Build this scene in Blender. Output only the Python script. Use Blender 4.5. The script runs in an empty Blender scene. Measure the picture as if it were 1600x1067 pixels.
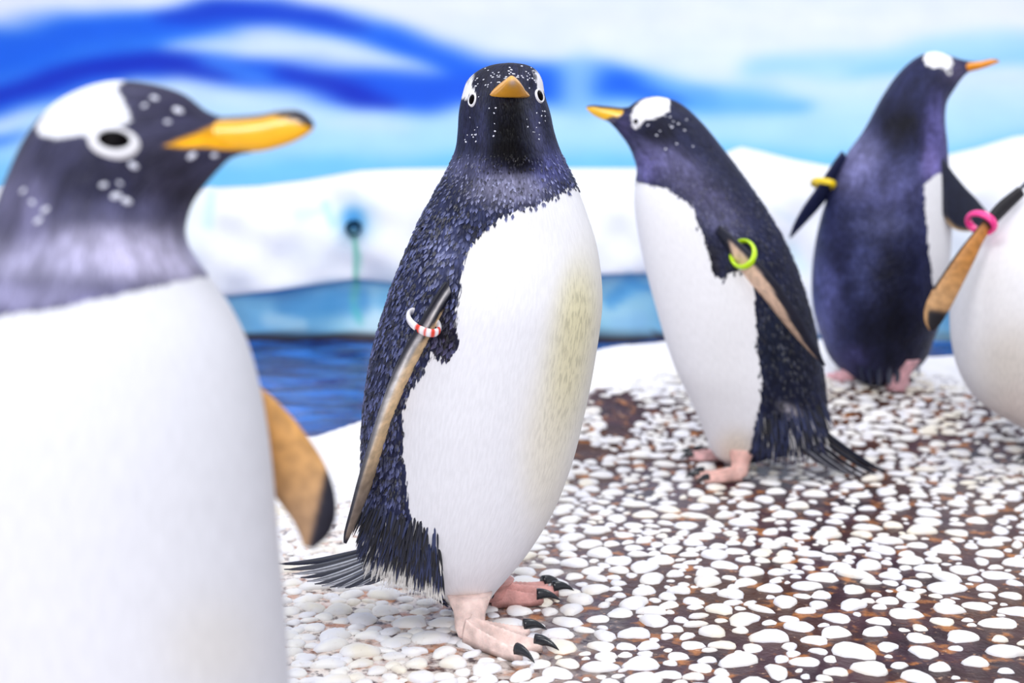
import bpy, bmesh, math, random
import numpy as np
from mathutils import Vector

rng = np.random.default_rng(11)
random.seed(4)
F = 2000.0          # focal length in pixels of the 1600 px wide frame (45 mm on 36 mm)
HZ = 276.0          # picture row of the horizon
ZC = 0.573          # lens height above the pebble floor (m)
sc = bpy.context.scene
COL = sc.collection

# ------------------------------------------------------------------ camera, world, lamps, exposure
cam_d = bpy.data.cameras.new('camera')
cam = bpy.data.objects.new('camera', cam_d); COL.objects.link(cam)
cam.location = (0, 0, ZC); cam.rotation_euler = (math.pi/2, 0, 0)
cam_d.sensor_width = 36; cam_d.lens = 36*F/1600
cam_d.shift_y = -(533.5-HZ)/1600
cam_d.clip_start = .02; cam_d.clip_end = 60
cam_d.dof.use_dof = True; cam_d.dof.focus_distance = 1.60; cam_d.dof.aperture_fstop = 3.0
sc.camera = cam

world = bpy.data.worlds.new('world'); sc.world = world
world.use_nodes = True
bg = world.node_tree.nodes['Background']
bg.inputs['Color'].default_value = (.93, .95, 1, 1); bg.inputs['Strength'].default_value = .58

def area(name, loc, target, size, sy, energy, color=(1, 1, 1)):
    d = bpy.data.lights.new(name, 'AREA'); d.shape = 'RECTANGLE'; d.size = size; d.size_y = sy
    d.energy = energy; d.color = color
    o = bpy.data.objects.new(name, d); COL.objects.link(o); o.location = loc
    o.rotation_euler = (Vector(target)-Vector(loc)).to_track_quat('-Z', 'Y').to_euler()
    return o
area('ceiling_and_fill_lamp', (-.6, 1.2, 3.0), (-.1, 1.9, 0), 1.6, .8, 24, (.98, .985, 1))
area('ceiling_and_fill_lamp', (1.9, 2.0, 3.0), (.8, 2.3, 0), 1.6, .8, 21, (.98, .985, 1))
area('ceiling_and_fill_lamp', (-.3, -3.0, 2.4), (.2, 1.9, .3), 2.0, 1.0, 112, (1, .99, 1))  # front fill light added behind the lens, not a ceiling fitting
area('mural_lamp', (-1.6, 3.0, 3.0), (-1.3, 5.2, .6), 2.0, .4, 18, (.97, .98, 1))
area('mural_lamp', (1.8, 3.0, 3.0), (1.5, 5.2, .6), 2.0, .4, 18, (.97, .98, 1))

sc.view_settings.view_transform = 'Standard'; sc.view_settings.look = 'None'
sc.view_settings.exposure = 0.24; sc.view_settings.gamma = 1; sc.view_settings.use_curve_mapping = False
sc.cycles.max_bounces = 8

# ------------------------------------------------------------------ helpers
def lin(c):
    c = np.asarray(c, float)/255
    return np.where(c <= .04045, c/12.92, ((c+.055)/1.055)**2.4)

def W(px, py, Y):
    """a point of the place: picture column, picture row, distance from the lens"""
    px, py, Y = np.asarray(px, float), np.asarray(py, float), np.asarray(Y, float)
    px, py, Y = np.broadcast_arrays(px, py, Y)
    return np.stack([(px-800)/F*Y, Y, ZC-(py-HZ)/F*Y], -1)

def proj(P):
    return np.stack([800+F*P[..., 0]/P[..., 1], HZ+F*(ZC-P[..., 2])/P[..., 1]], -1)

def sstep(t):
    t = np.clip(t, 0, 1); return t*t*(3-2*t)

def resample(rows, n):
    """smooth (monotone-limited cubic) interpolation of rows of numbers, n samples along them"""
    R = np.asarray(rows, float)
    d = np.linalg.norm(np.diff(R[:, :4], axis=0), axis=1) if R.shape[1] >= 4 else np.linalg.norm(np.diff(R, axis=0), axis=1)
    t = np.concatenate([[0], np.cumsum(np.sqrt(np.maximum(d, 1e-6)))])
    h = np.diff(t)[:, None]; s = np.diff(R, axis=0)/h
    m = np.zeros_like(R); m[0] = s[0]; m[-1] = s[-1]
    if len(R) > 2:
        m[1:-1] = (s[:-1]*h[1:]+s[1:]*h[:-1])/(h[1:]+h[:-1])
    q = np.linspace(0, t[-1], n); i = np.clip(np.searchsorted(t, q, side='right')-1, 0, len(R)-2)
    hh = h[i]; u = ((q-t[i])[:, None])/hh
    return ((2*u**3-3*u**2+1)*R[i]+(u**3-2*u**2+u)*hh*m[i]+(-2*u**3+3*u**2)*R[i+1]+(u**3-u**2)*hh*m[i+1])

def mesh_obj(name, V, Fc, mat, parent=None, smooth=True, attrs=None):
    me = bpy.data.meshes.new(name)
    me.from_pydata([tuple(v) for v in np.asarray(V).tolist()], [], [tuple(f) for f in Fc])
    me.validate(); me.update()
    if smooth:
        me.polygons.foreach_set('use_smooth', [True]*len(me.polygons))
    for k, a in (attrs or {}).items():
        a = np.asarray(a, float)
        if a.ndim == 1:
            at = me.attributes.new(k, 'FLOAT', 'POINT'); at.data.foreach_set('value', a.astype(np.float32))
        elif a.shape[1] == 3 and k.startswith('uvw'):
            at = me.attributes.new(k, 'FLOAT_VECTOR', 'POINT'); at.data.foreach_set('vector', a.astype(np.float32).ravel())
        else:
            if a.shape[1] == 3: a = np.concatenate([a, np.ones((len(a), 1))], 1)
            at = me.attributes.new(k, 'FLOAT_COLOR', 'POINT'); at.data.foreach_set('color', a.astype(np.float32).ravel())
    for m in (mat if isinstance(mat, (list, tuple)) else [mat]):
        me.materials.append(m)
    o = bpy.data.objects.new(name, me); COL.objects.link(o)
    if parent is not None: o.parent = parent
    return o

def tag(o, label=None, cat=None, group=None, kind=None):
    if label: o['label'] = label
    if cat: o['category'] = cat
    if group: o['group'] = group
    if kind: o['kind'] = kind
    return o

def grid_faces(nr, ns, closed=True, caps=True):
    f = []
    for i in range(nr-1):
        for j in range(ns if closed else ns-1):
            k = (j+1) % ns
            f.append((i*ns+j, i*ns+k, (i+1)*ns+k, (i+1)*ns+j))
    if caps:
        a, b = nr*ns, nr*ns+1
        for j in range(ns):
            k = (j+1) % ns
            f.append((a, k, j)); f.append((b, (nr-1)*ns+j, (nr-1)*ns+k))
    return f

# ---- node helpers
def new_mat(name, rough=.5, spec=.5):
    m = bpy.data.materials.new(name); m.use_nodes = True
    nt = m.node_tree; b = nt.nodes['Principled BSDF']
    b.inputs['Roughness'].default_value = rough
    b.inputs['Specular IOR Level'].default_value = spec
    return m, nt, b

def node(nt, t, **kw):
    n = nt.nodes.new(t)
    for k, v in kw.items():
        if k.startswith('i_'):
            key = k[2:]
            n.inputs[int(key) if key.isdigit() else key.replace('_', ' ')].default_value = v
        else: setattr(n, k, v)
    return n

def attr(nt, name): return node(nt, 'ShaderNodeAttribute', attribute_name=name)

def mixc(nt, fac, a, b, blend='MIX'):
    n = nt.nodes.new('ShaderNodeMix'); n.data_type = 'RGBA'; n.blend_type = blend
    for k, v in ((0, fac), (6, a), (7, b)):
        if isinstance(v, bpy.types.NodeSocket): nt.links.new(v, n.inputs[k])
        else: n.inputs[k].default_value = v if k == 0 else (tuple(v)+(1,))[:4]
    return n.outputs[2]

def math_n(nt, op, a, b=None, c=None, clamp=False):
    n = nt.nodes.new('ShaderNodeMath'); n.operation = op; n.use_clamp = clamp
    for k, v in enumerate((a, b, c)):
        if v is None: continue
        if isinstance(v, bpy.types.NodeSocket): nt.links.new(v, n.inputs[k])
        else: n.inputs[k].default_value = v
    return n.outputs[0]

def mapr(nt, v, a, b, c=0., d=1., smooth=True):
    n = nt.nodes.new('ShaderNodeMapRange'); n.interpolation_type = 'SMOOTHSTEP' if smooth else 'LINEAR'
    nt.links.new(v, n.inputs[0])
    for k, x in enumerate((a, b, c, d)): n.inputs[k+1].default_value = x
    return n.outputs[0]

def vscale(nt, vec, s):
    n = nt.nodes.new('ShaderNodeVectorMath'); n.operation = 'MULTIPLY'
    nt.links.new(vec, n.inputs[0]); n.inputs[1].default_value = s
    return n.outputs[0]

def noise(nt, vec, scale, detail=3, rough=.5):
    n = node(nt, 'ShaderNodeTexNoise'); n.inputs['Scale'].default_value = scale
    n.inputs['Detail'].default_value = detail; n.inputs['Roughness'].default_value = rough
    if vec is not None: nt.links.new(vec, n.inputs['Vector'])
    return n.outputs[0]

def bump(nt, b, h, dist, strength=1.):
    n = nt.nodes.new('ShaderNodeBump'); n.inputs['Distance'].default_value = dist; n.inputs['Strength'].default_value = strength
    nt.links.new(h, n.inputs['Height']); nt.links.new(n.outputs[0], b.inputs['Normal'])

# ------------------------------------------------------------------ materials
def plumage(name, feather_w=.0042, feather_l=.0085, scale_amt=.6, fringe=.006, bumpd=.0012):
    m, nt, b = new_mat(name, .5, .16)
    coat, belly, sd, uv = attr(nt, 'coat'), attr(nt, 'belly'), attr(nt, 'white'), attr(nt, 'uvw')
    cs = vscale(nt, uv.outputs['Vector'], (1/feather_w, 1/feather_l, 1))
    wob = noise(nt, vscale(nt, uv.outputs['Vector'], (90, 40, 1)), 1, 2)
    vo = node(nt, 'ShaderNodeTexVoronoi', feature='F1'); nt.links.new(cs, vo.inputs['Vector'])
    vo.inputs['Scale'].default_value = 1
    cell = mapr(nt, vo.outputs['Distance'], .25, .75, 0, 1)
    rnd = node(nt, 'ShaderNodeSeparateColor'); nt.links.new(vo.outputs['Color'], rnd.inputs[0])
    shade = math_n(nt, 'MULTIPLY_ADD', rnd.outputs[0], .9*scale_amt, 1-.45*scale_amt)
    edge = math_n(nt, 'MULTIPLY_ADD', cell, -.55*scale_amt, 1.15)
    shade = math_n(nt, 'MULTIPLY', shade, edge)
    cl = noise(nt, vscale(nt, uv.outputs['Vector'], (34, 22, 1)), 1, 3)
    shade = math_n(nt, 'MULTIPLY', shade, mapr(nt, cl, .3, .7, .72, 1.32))
    vm = nt.nodes.new('ShaderNodeVectorMath'); vm.operation = 'SCALE'
    nt.links.new(coat.outputs['Color'], vm.inputs[0]); nt.links.new(shade, vm.inputs['Scale'])
    # fringe of feather tips where dark meets white
    fr = noise(nt, vscale(nt, uv.outputs['Vector'], (330, 70, 1)), 1, 2)
    fr2 = noise(nt, vscale(nt, uv.outputs['Vector'], (60, 45, 1)), 1, 2)
    s = math_n(nt, 'MULTIPLY_ADD', math_n(nt, 'SUBTRACT', fr, .5), fringe*2.2, sd.outputs['Fac'])
    s = math_n(nt, 'MULTIPLY_ADD', math_n(nt, 'SUBTRACT', fr2, .5), fringe*1.4, s)
    fac = mapr(nt, s, -.0012, .0012)
    strk = noise(nt, vscale(nt, uv.outputs['Vector'], (420, 60, 1)), 1, 3)
    bel = nt.nodes.new('ShaderNodeVectorMath'); bel.operation = 'SCALE'
    nt.links.new(belly.outputs['Color'], bel.inputs[0]); bsep = node(nt, 'ShaderNodeSeparateColor'); nt.links.new(belly.outputs['Color'], bsep.inputs[0])
    yel = math_n(nt, 'MULTIPLY', math_n(nt, 'SUBTRACT', bsep.outputs[0], bsep.outputs[2]), 2.2, clamp=True)
    fl_ = mapr(nt, noise(nt, vscale(nt, uv.outputs['Vector'], (380, 62, 1)), 1, 3), .44, .66)
    nt.links.new(math_n(nt, 'MULTIPLY', mapr(nt, strk, .3, .7, .96, 1.03), math_n(nt, 'SUBTRACT', 1., math_n(nt, 'MULTIPLY', math_n(nt, 'MULTIPLY', yel, fl_), .5))), bel.inputs['Scale'])
    nt.links.new(mixc(nt, fac, vm.outputs[0], bel.outputs[0]), b.inputs['Base Color'])
    nt.links.new(mapr(nt, fac, 0, 1, .46, .8), b.inputs['Roughness'])
    hd = math_n(nt, 'MULTIPLY_ADD', cell, -1, rnd.outputs[1])
    hw = math_n(nt, 'MULTIPLY', strk, .4)
    mx = nt.nodes.new('ShaderNodeMix'); nt.links.new(fac, mx.inputs[0]); nt.links.new(hd, mx.inputs[2]); nt.links.new(hw, mx.inputs[3])
    bump(nt, b, mx.outputs[0], bumpd, .8)
    return m

M_plume = plumage('plumage_fine')
M_plume_soft = plumage('plumage_soft', .005, .011, .45, .007, .0012)
M_plume_near = plumage('plumage_near', .004, .009, .35, .0025, .0008)

def attr_mat(name, rough=.5, spec=.5, nscale=60, namt=.25, bumpd=.0004, coat=0):
    m, nt, b = new_mat(name, rough, spec)
    c = attr(nt, 'col'); tc = node(nt, 'ShaderNodeTexCoord')
    n = noise(nt, tc.outputs['Object'], nscale, 4)
    vm = nt.nodes.new('ShaderNodeVectorMath'); vm.operation = 'SCALE'
    nt.links.new(c.outputs['Color'], vm.inputs[0]); nt.links.new(mapr(nt, n, .25, .75, 1-namt, 1+namt), vm.inputs['Scale'])
    nt.links.new(vm.outputs[0], b.inputs['Base Color'])
    b.inputs['Coat Weight'].default_value = coat
    if bumpd: bump(nt, b, n, bumpd, .7)
    return m

M_wing = attr_mat('flipper_skin', .5, .4, 90, .22, .0006)
M_beak = attr_mat('beak_horn', .3, .5, 40, .08, .0002, .2)
M_feather = attr_mat('feather_vane', .42, .5, 200, .15, 0)
M_band = attr_mat('band_plastic', .25, .5, 30, .03, 0, .3)

def plain(name, col, rough=.5, spec=.5, nscale=40, namt=.15, bumpd=0., coat=0.):
    m, nt, b = new_mat(name, rough, spec)
    tc = node(nt, 'ShaderNodeTexCoord'); n = noise(nt, tc.outputs['Object'], nscale, 4)
    c = np.asarray(col)
    nt.links.new(mixc(nt, n, tuple(np.clip(c*(1-namt), 0, 1)), tuple(np.clip(c*(1+namt), 0, 1))), b.inputs['Base Color'])
    b.inputs['Coat Weight'].default_value = coat
    if bumpd: bump(nt, b, n, bumpd)
    return m
M_eye = plain('eye_dark', (.003, .002, .003), .3, .04, 30, .3, 0, 0)
M_pupil_ring = plain('eye_ring_skin', lin((232, 232, 240)), .6, .3, 300, .08)
M_claw = plain('claw_horn', (.012, .015, .022), .25, .6, 160, .4, .0004)
M_fleck = plain('fleck_white', lin((225, 228, 245)), .4, .5, 300, .05)

def skin_mat():
    m, nt, b = new_mat('foot_skin', .5, .4)
    c = attr(nt, 'col'); tc = node(nt, 'ShaderNodeTexCoord')
    vo = node(nt, 'ShaderNodeTexVoronoi'); vo.inputs['Scale'].default_value = 420; nt.links.new(tc.outputs['Object'], vo.inputs['Vector'])
    n = noise(nt, tc.outputs['Object'], 55, 4)
    vm = nt.nodes.new('ShaderNodeVectorMath'); vm.operation = 'SCALE'
    nt.links.new(c.outputs['Color'], vm.inputs[0]); nt.links.new(mapr(nt, n, .25, .75, .72, 1.15), vm.inputs['Scale'])
    nt.links.new(vm.outputs[0], b.inputs['Base Color'])
    b.inputs['Subsurface Weight'].default_value = .15; b.inputs['Subsurface Radius'].default_value = (.006, .002, .0015)
    b.inputs['Subsurface Scale'].default_value = .6
    bump(nt, b, math_n(nt, 'ADD', vo.outputs['Distance'], n), .0008, .6)
    return m
M_foot = skin_mat()

# ------------------------------------------------------------------ the ground
CX = np.array([-3.0, -1.2, -.62, -.395, -.305, .0, .155, .216, .276, .39, .60, .80, .94, 1.056, 1.2, 1.6, 3.2])
CY = np.array([2.2, 2.3, 2.45, 2.55, 2.64, 2.95, 3.10, 3.18, 3.22, 3.25, 3.27, 3.27, 3.25, 3.2, 3.2, 3.2, 3.1])
CZ = np.array([.03, .03, .035, .048, .072, .115, .133, .148, .158, .163, .163, .158, .135, .122, .12, .12, .11])
CW = np.array([.4, .4, .42, .45, .5, .65, .75, .78, .8, .8, .8, .75, .72, .72, .72, .7, .7])
CT = np.array([.1, .1, .08, .06, .12, .42, .5, .52, .52, .5, .52, .56, .6, .6, .6, .6, .6])   # where the bare white rim begins

def ground_t(x, y):
    Yc = np.interp(x, CX, CY); w = np.interp(x, CX, CW)
    return (y-(Yc-w))/w

def ground(x, y):
    Yc = np.interp(x, CX, CY); Zc = np.interp(x, CX, CZ); t = ground_t(x, y)
    up = Zc*sstep(t)
    over = np.clip(y-Yc, 0, None)
    dn = Zc-.35*(1-np.exp(-(over/.16)**2))
    und = .003*np.sin(5*x+3*y)*np.sin(4.2*y-2*x+1)+.008*np.sin(11*x+1.3*y)*np.clip(t, 0, 1)*np.sin(7*y+x)
    return np.where(y > Yc, dn, up)+und

def ground_hit(px, py):
    Y = np.linspace(.5, 3.3, 4000); P = W(px, py, Y)
    k = np.argmax(P[:, 2] <= ground(P[:, 0], P[:, 1]))
    return P[k] if k else P[-1]

gx = np.linspace(-2.6, 3.0, 300); gy = np.linspace(.25, 3.75, 220)
GX, GY = np.meshgrid(gx, gy, indexing='ij')
GZ = ground(GX, GY)
rim = sstep((ground_t(GX, GY)-np.interp(GX, CX, CT)+.10)/.22)
gb = ground_hit(962, 648)
rim = rim*(1-.9*np.exp(-(((GX-gb[0])/.085)**2+((GY-gb[1])/.15)**2)**2))
def cement():
    m, nt, b = new_mat('stained_cement', .3, .22)
    g = node(nt, 'ShaderNodeNewGeometry'); pos = g.outputs['Position']
    r = attr(nt, 'rim')
    n1 = noise(nt, pos, 3.2, 4, .55); n2 = noise(nt, pos, 11, 5, .6); n3 = noise(nt, pos, 70, 5, .65); n4 = noise(nt, vscale(nt, pos, (1, 1, 1)), 26, 4, .6)
    base = mixc(nt, mapr(nt, n2, .35, .62), lin((40, 20, 32)), lin((72, 42, 54)))
    base = mixc(nt, mapr(nt, n1, .42, .62), base, lin((70, 36, 22)))
    base = mixc(nt, mapr(nt, n4, .53, .68, 0, .85), base, lin((184, 116, 56)))           # rusty ochre stains
    base = mixc(nt, mapr(nt, n3, .60, .70, 0, .7), base, lin((222, 180, 150)))  # scattered pale grains
    sx = node(nt, 'ShaderNodeSeparateXYZ'); nt.links.new(pos, sx.inputs[0])
    lf = mapr(nt, math_n(nt, 'ADD', sx.outputs[0], math_n(nt, 'MULTIPLY', n2, .35)), -.02, .36, .95, 0)
    pale = mixc(nt, mapr(nt, n4, .46, .68), lin((246, 236, 230)), lin((196, 140, 112)))
    base = mixc(nt, math_n(nt, 'MULTIPLY', lf, mapr(nt, n3, .35, .55)), base, pale)   # chalky mortar to the left
    rr = math_n(nt, 'ADD', r.outputs['Fac'], math_n(nt, 'MULTIPLY', math_n(nt, 'SUBTRACT', n2, .5), 1.1))
    rf = mapr(nt, rr, .35, .6)
    white = mixc(nt, mapr(nt, n2, .3, .7), lin((240, 240, 248)), lin((250, 249, 251)))
    nt.links.new(mixc(nt, rf, base, white), b.inputs['Base Color'])
    nt.links.new(mapr(nt, rf, 0, 1, .32, .75), b.inputs['Roughness'])
    bump(nt, b, math_n(nt, 'ADD', math_n(nt, 'MULTIPLY', n3, .5), n4), .004, .6)
    return m
nx, ny = GX.shape
fl = mesh_obj('floor', np.stack([GX, GY, GZ], -1).reshape(-1, 3), [f[::-1] for f in grid_faces(nx, ny, False, False)], cement(), attrs={'rim': rim.ravel()})
tag(fl, 'brown stained cement ledge set with white pebbles, rising to a bare white rim', kind='structure')

# pebbles: dart throwing with varying radii
def pebble_mat():
    m, nt, b = new_mat('white_pebble', .42, .5)
    g = node(nt, 'ShaderNodeNewGeometry'); pos = g.outputs['Position']
    n = noise(nt, pos, 28, 2); n2 = noise(nt, pos, 160, 4); n3 = noise(nt, pos, 9, 3)
    c = mixc(nt, mapr(nt, n, .35, .65), lin((248, 246, 244)), lin((238, 238, 246)))
    c = mixc(nt, mapr(nt, n3, .52, .68, 0, .55), c, lin((238, 226, 198)))
    c = mixc(nt, mapr(nt, n2, .58, .75, 0, .35), c, lin((206, 190, 180)))
    nt.links.new(c, b.inputs['Base Color'])
    bump(nt, b, n2, .0008, .4)
    return m
M_peb = pebble_mat()

bare, bare2 = ground_hit(962, 648), ground_hit(905, 705)      # two brown patches without pebbles
def throw(n_try, r_lo, r_hi, keep, gridc=.03):
    pts, cells = [], {}
    for (x, y, r) in keep: cells.setdefault((int(x//gridc), int(y//gridc)), []).append((x, y, r))
    X = rng.uniform(-1.25, 1.75, n_try); Yv = rng.uniform(1.0, 3.1, n_try); Rv = rng.uniform(r_lo, r_hi, n_try)
    dens = noise2(X*3.1, Yv*3.1)
    t = ground_t(X, Yv)-np.interp(X, CX, CT)
    for x, y, r, d, tt in zip(X, Yv, Rv, dens, t):
        if abs(x) > .46*y+.12 or tt > .12+.12*d: continue
        if ((x-bare[0])/.055)**2+((y-bare[1])/.10)**2 < 1+.35*math.sin(9*x*9+y*31) or ((x-bare2[0])/.05)**2+((y-bare2[1])/.05)**2 < 1: continue
        k = min(1, max(0, (x+.16+.25*(y-1.6))/.3))
        sp = .84+(.22+.26*max(0, d+.1))*k     # looser in places
        if tt > -.34 and x > -.1: sp = min(sp, .80+.1*max(0, d))
        i, j = int(x//gridc), int(y//gridc); ok = True
        for a in range(i-2, i+3):
            for b_ in range(j-2, j+3):
                for (x2, y2, r2) in cells.get((a, b_), ()):
                    if (x-x2)**2+(y-y2)**2 < ((r+r2)*sp)**2: ok = False; break
                if not ok: break
            if not ok: break
        if ok:
            cells.setdefault((i, j), []).append((x, y, r)); pts.append((x, y, r))
    return pts

_ph = rng.uniform(0, 6.28, (24, 3)); _fr = rng.normal(0, 1, (24, 2))
def noise2(x, y):
    s = 0
    for (p, q, r), (a, b) in zip(_ph, _fr): s = s+np.sin(a*x*1.3+b*y*1.3+p)
    return s/ math.sqrt(24)

peb = throw(2600, .0165, .0215, [])
peb += throw(12000, .0115, .0160, peb)
peb += throw(30000, .0085, .0115, peb)
peb += throw(15000, .0045, .0078, peb)

def pebble_mesh(k, ns=14):
    r = np.random.default_rng(100+k)
    th = np.linspace(0, 2*np.pi, ns, endpoint=False)
    out = 1+.13*np.sin(2*th+r.uniform(0, 6))+.11*np.sin(3*th+r.uniform(0, 6))+.05*np.sin(4*th+r.uniform(0, 6))+r.normal(0, .02, ns)
    asp = r.uniform(.62, .98); V = []
    sk = r.uniform(-.12, .12, 2)
    levels = [(-.35, .98), (.08, 1.0), (.45, .9), (.75, .66), (.93, .36)]
    for z, q in levels:
        for t, o_ in zip(th, out):
            V.append((math.cos(t)*o_*q+sk[0]*max(z, 0), math.sin(t)*o_*q*asp+sk[1]*max(z, 0), z+r.normal(0, .012)))
    V.append((sk[0], sk[1], 1.0)); Fc = []
    for i in range(len(levels)-1):
        for j in range(ns):
            Fc.append((i*ns+j, i*ns+(j+1) % ns, (i+1)*ns+(j+1) % ns, (i+1)*ns+j))
    top = len(V)-1; b0 = (len(levels)-1)*ns
    for j in range(ns): Fc.append((b0+j, b0+(j+1) % ns, top))
    return np.array(V), Fc
PV = [pebble_mesh(k, 12) for k in range(14)]
peb_me = []
for V, Fc in PV:
    me = bpy.data.meshes.new('pebble'); me.from_pydata(V.tolist(), [], Fc); me.update()
    me.polygons.foreach_set('use_smooth', [True]*len(me.polygons)); me.materials.append(M_peb); peb_me.append(me)

def pebble_frame(x, y, r, k):
    rr = random.Random(int(x*1e5)*7919+int(y*1e5))
    z = float(ground(np.array(x), np.array(y)))
    h = r*rr.uniform(.34, .55); ang = rr.gauss(.1, .5)
    return z, h, ang, r*rr.uniform(1.0, 1.28)
P = np.array(peb); sz = P[:, 2]/P[:, 1]
pr = proj(np.stack([P[:, 0], P[:, 1], ground(P[:, 0], P[:, 1])], -1))
inside = (pr[:, 0] > 425) & (pr[:, 0] < 1600) & (pr[:, 1] > 640) & (pr[:, 1] < 1067)
body_cover = (pr[:, 0] > 570) & (pr[:, 0] < 880) & (pr[:, 1] < 900)
order = np.argsort(-sz*np.where(inside & ~body_cover, 1, 0))
single = set(order[:300].tolist())
SV, SF, off = [], [], 0
for i, (x, y, r) in enumerate(peb):
    k = i % 14
    z, h, ang, ra = pebble_frame(x, y, r, k)
    if i in single:
        o = bpy.data.objects.new('pebble', peb_me[k]); COL.objects.link(o); o.parent = fl
        o.location = (x, y, z); o.rotation_euler = (0, 0, ang); o.scale = (ra, r, h)
    else:
        V = PV[k][0]*np.array([ra, r, h]); c, s = math.cos(ang), math.sin(ang)
        SV.append(np.stack([V[:, 0]*c-V[:, 1]*s+x, V[:, 0]*s+V[:, 1]*c+y, V[:, 2]+z], -1))
        SF += [tuple(q+off for q in f) for f in PV[k][1]]; off += len(V)
o = mesh_obj('small_pebbles', np.concatenate(SV), SF, M_peb, fl); o['kind'] = 'stuff'

# ------------------------------------------------------------------ pool water
wx = np.linspace(-4.2, 4.2, 260); wy = np.linspace(2.35, 4.9, 180)
WX, WY = np.meshgrid(wx, wy, indexing='ij')
WY = np.interp(WX, CX, CY)+.10+(4.9-np.interp(WX, CX, CY)-.10)*(WY-2.35)/(4.9-2.35)
WZ = .004*noise2(WX*6, WY*14)+.003*noise2(WX*13+4, WY*30)
def water():
    m, nt, b = new_mat('pool_water', .08, .3)
    g = node(nt, 'ShaderNodeNewGeometry')
    n = noise(nt, vscale(nt, g.outputs['Position'], (1, 2.4, 1)), 5, 4); n2 = noise(nt, vscale(nt, g.outputs['Position'], (1, 2.6, 1)), 16, 4)
    nt.links.new(mixc(nt, mapr(nt, n, .42, .66), lin((8, 28, 104)), lin((40, 112, 206))), b.inputs['Base Color'])  # lighter streaks are reflections painted into the water colour
    bump(nt, b, n2, .02, .5)
    b.inputs['IOR'].default_value = 1.33
    return m
nwx, nwy = WX.shape
o = mesh_obj('pool_water', np.stack([WX, WY, WZ], -1).reshape(-1, 3), [f[::-1] for f in grid_faces(nwx, nwy, False, False)], water())
tag(o, 'rippled deep blue pool water between the white rim and the ice bank', 'water', kind='stuff')

# ------------------------------------------------------------------ painted wall (mural)
YW = 5.2
def segdist(PX, PY, poly):
    """distance of picture-plane points to a polyline, and the interpolated extra columns there"""
    poly = np.asarray(poly, float); best = np.full(PX.shape, 1e9); ex = np.zeros(PX.shape+(poly.shape[1]-2,))
    for a, b in zip(poly[:-1], poly[1:]):
        d = b[:2]-a[:2]; L = max((d**2).sum(), 1e-9)
        t = np.clip(((PX-a[0])*d[0]+(PY-a[1])*d[1])/L, 0, 1)
        q = np.hypot(PX-a[0]-t*d[0], PY-a[1]-t*d[1]); k = q < best
        best = np.where(k, q, best)
        if ex.shape[-1]: ex = np.where(k[..., None], a[2:]+t[..., None]*(b[2:]-a[2:]), ex)
    return best, ex
def stroke(img, PX, PY, poly, color, alpha=1., soft=.7):
    if poly[0][0] < 0: poly = [(-1400, poly[0][1]+70, poly[0][2])]+list(poly)
    d, ex = segdist(PX, PY, poly); w = ex[..., 0]*(1+.35*soft); soft = min(1., soft+.25)
    a = alpha*sstep((w-d)/(w*soft+1e-6))
    return img*(1-a[..., None])+np.asarray(color, float)*a[..., None]
def ramp(y, ys, cols):
    cols = np.asarray(cols, float)
    return np.stack([np.interp(y, ys, cols[:, k]) for k in range(3)], -1)

mx = np.linspace(-3.6, 3.6, 560); mz = np.linspace(-.3, 2.2, 330)
MX, MZ = np.meshgrid(mx, mz, indexing='ij')
PX = 800+F*MX/YW; PY = HZ+F*(ZC-MZ)/YW
qx = PX+6*noise2(PX/60, PY/25); qy = PY+5*noise2(PX/70+9, PY/24)
img = ramp(qy, [-200, 30, 110, 170, 235, 275], [(214, 226, 246), (224, 230, 247), (214, 227, 248), (186, 220, 249), (166, 214, 248), (126, 198, 240)])
blue, deep, mid, pale, sky = (22, 92, 226), (16, 42, 182), (70, 150, 242), (206, 224, 248), (150, 205, 247)
img = stroke(img, qx, qy, [(-300, 150, 110), (0, 115, 80), (110, 90, 75), (230, 75, 62), (340, 60, 40)], (46, 128, 238), .95, .6)
img = stroke(img, qx, qy, [(880, 130, 42), (1000, 136, 36), (1080, 148, 32), (1180, 160, 26), (1260, 168, 14)], (110, 182, 247), .9, .7)
img = stroke(img, qx, qy, [(860, 130, 42), (960, 130, 36), (1030, 142, 30), (1110, 152, 20)], (62, 144, 240), .9, .8)
img = stroke(img, qx, qy, [(-300, 100, 60), (0, 80, 48), (110, 50, 40), (220, 38, 34), (330, 24, 34), (420, 22, 34), (520, 42, 34), (600, 66, 34), (680, 98, 36), (760, 122, 42), (860, 130, 42), (940, 128, 36), (1000, 136, 24), (1060, 148, 10)], (24, 98, 228), 1, .5)
img = stroke(img, qx, qy, [(250, 22, 14), (340, 16, 26), (430, 18, 26), (510, 28, 18), (560, 40, 8)], (14, 56, 196), .9, .8)
img = stroke(img, qx, qy, [(255, 76, 10), (340, 68, 24), (440, 66, 30), (520, 74, 28), (600, 92, 18), (690, 118, 10)], pale, .95, .8)
img = stroke(img, qx, qy, [(-200, 190, 42), (0, 150, 34), (90, 122, 34), (180, 102, 32), (280, 100, 28), (380, 114, 30), (470, 122, 36), (570, 140, 42), (660, 146, 38), (740, 140, 34)], (20, 86, 222), 1, .55)
img = stroke(img, qx, qy, [(-100, 170, 16), (60, 128, 18), (150, 106, 22), (230, 94, 20), (300, 104, 18), (350, 118, 8)], deep, .95, .9)
img = stroke(img, qx, qy, [(440, 112, 12), (500, 128, 20), (560, 152, 22), (610, 164, 10)], deep, .95, .9)
img = stroke(img, qx, qy, [(310, 98, 5), (350, 108, 9), (420, 126, 6)], (70, 140, 238), .9, .9)
img = stroke(img, qx, qy, [(200, 122, 8), (280, 128, 16), (340, 152, 16), (420, 172, 12), (500, 180, 8)], (196, 222, 250), .75, 1)
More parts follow.
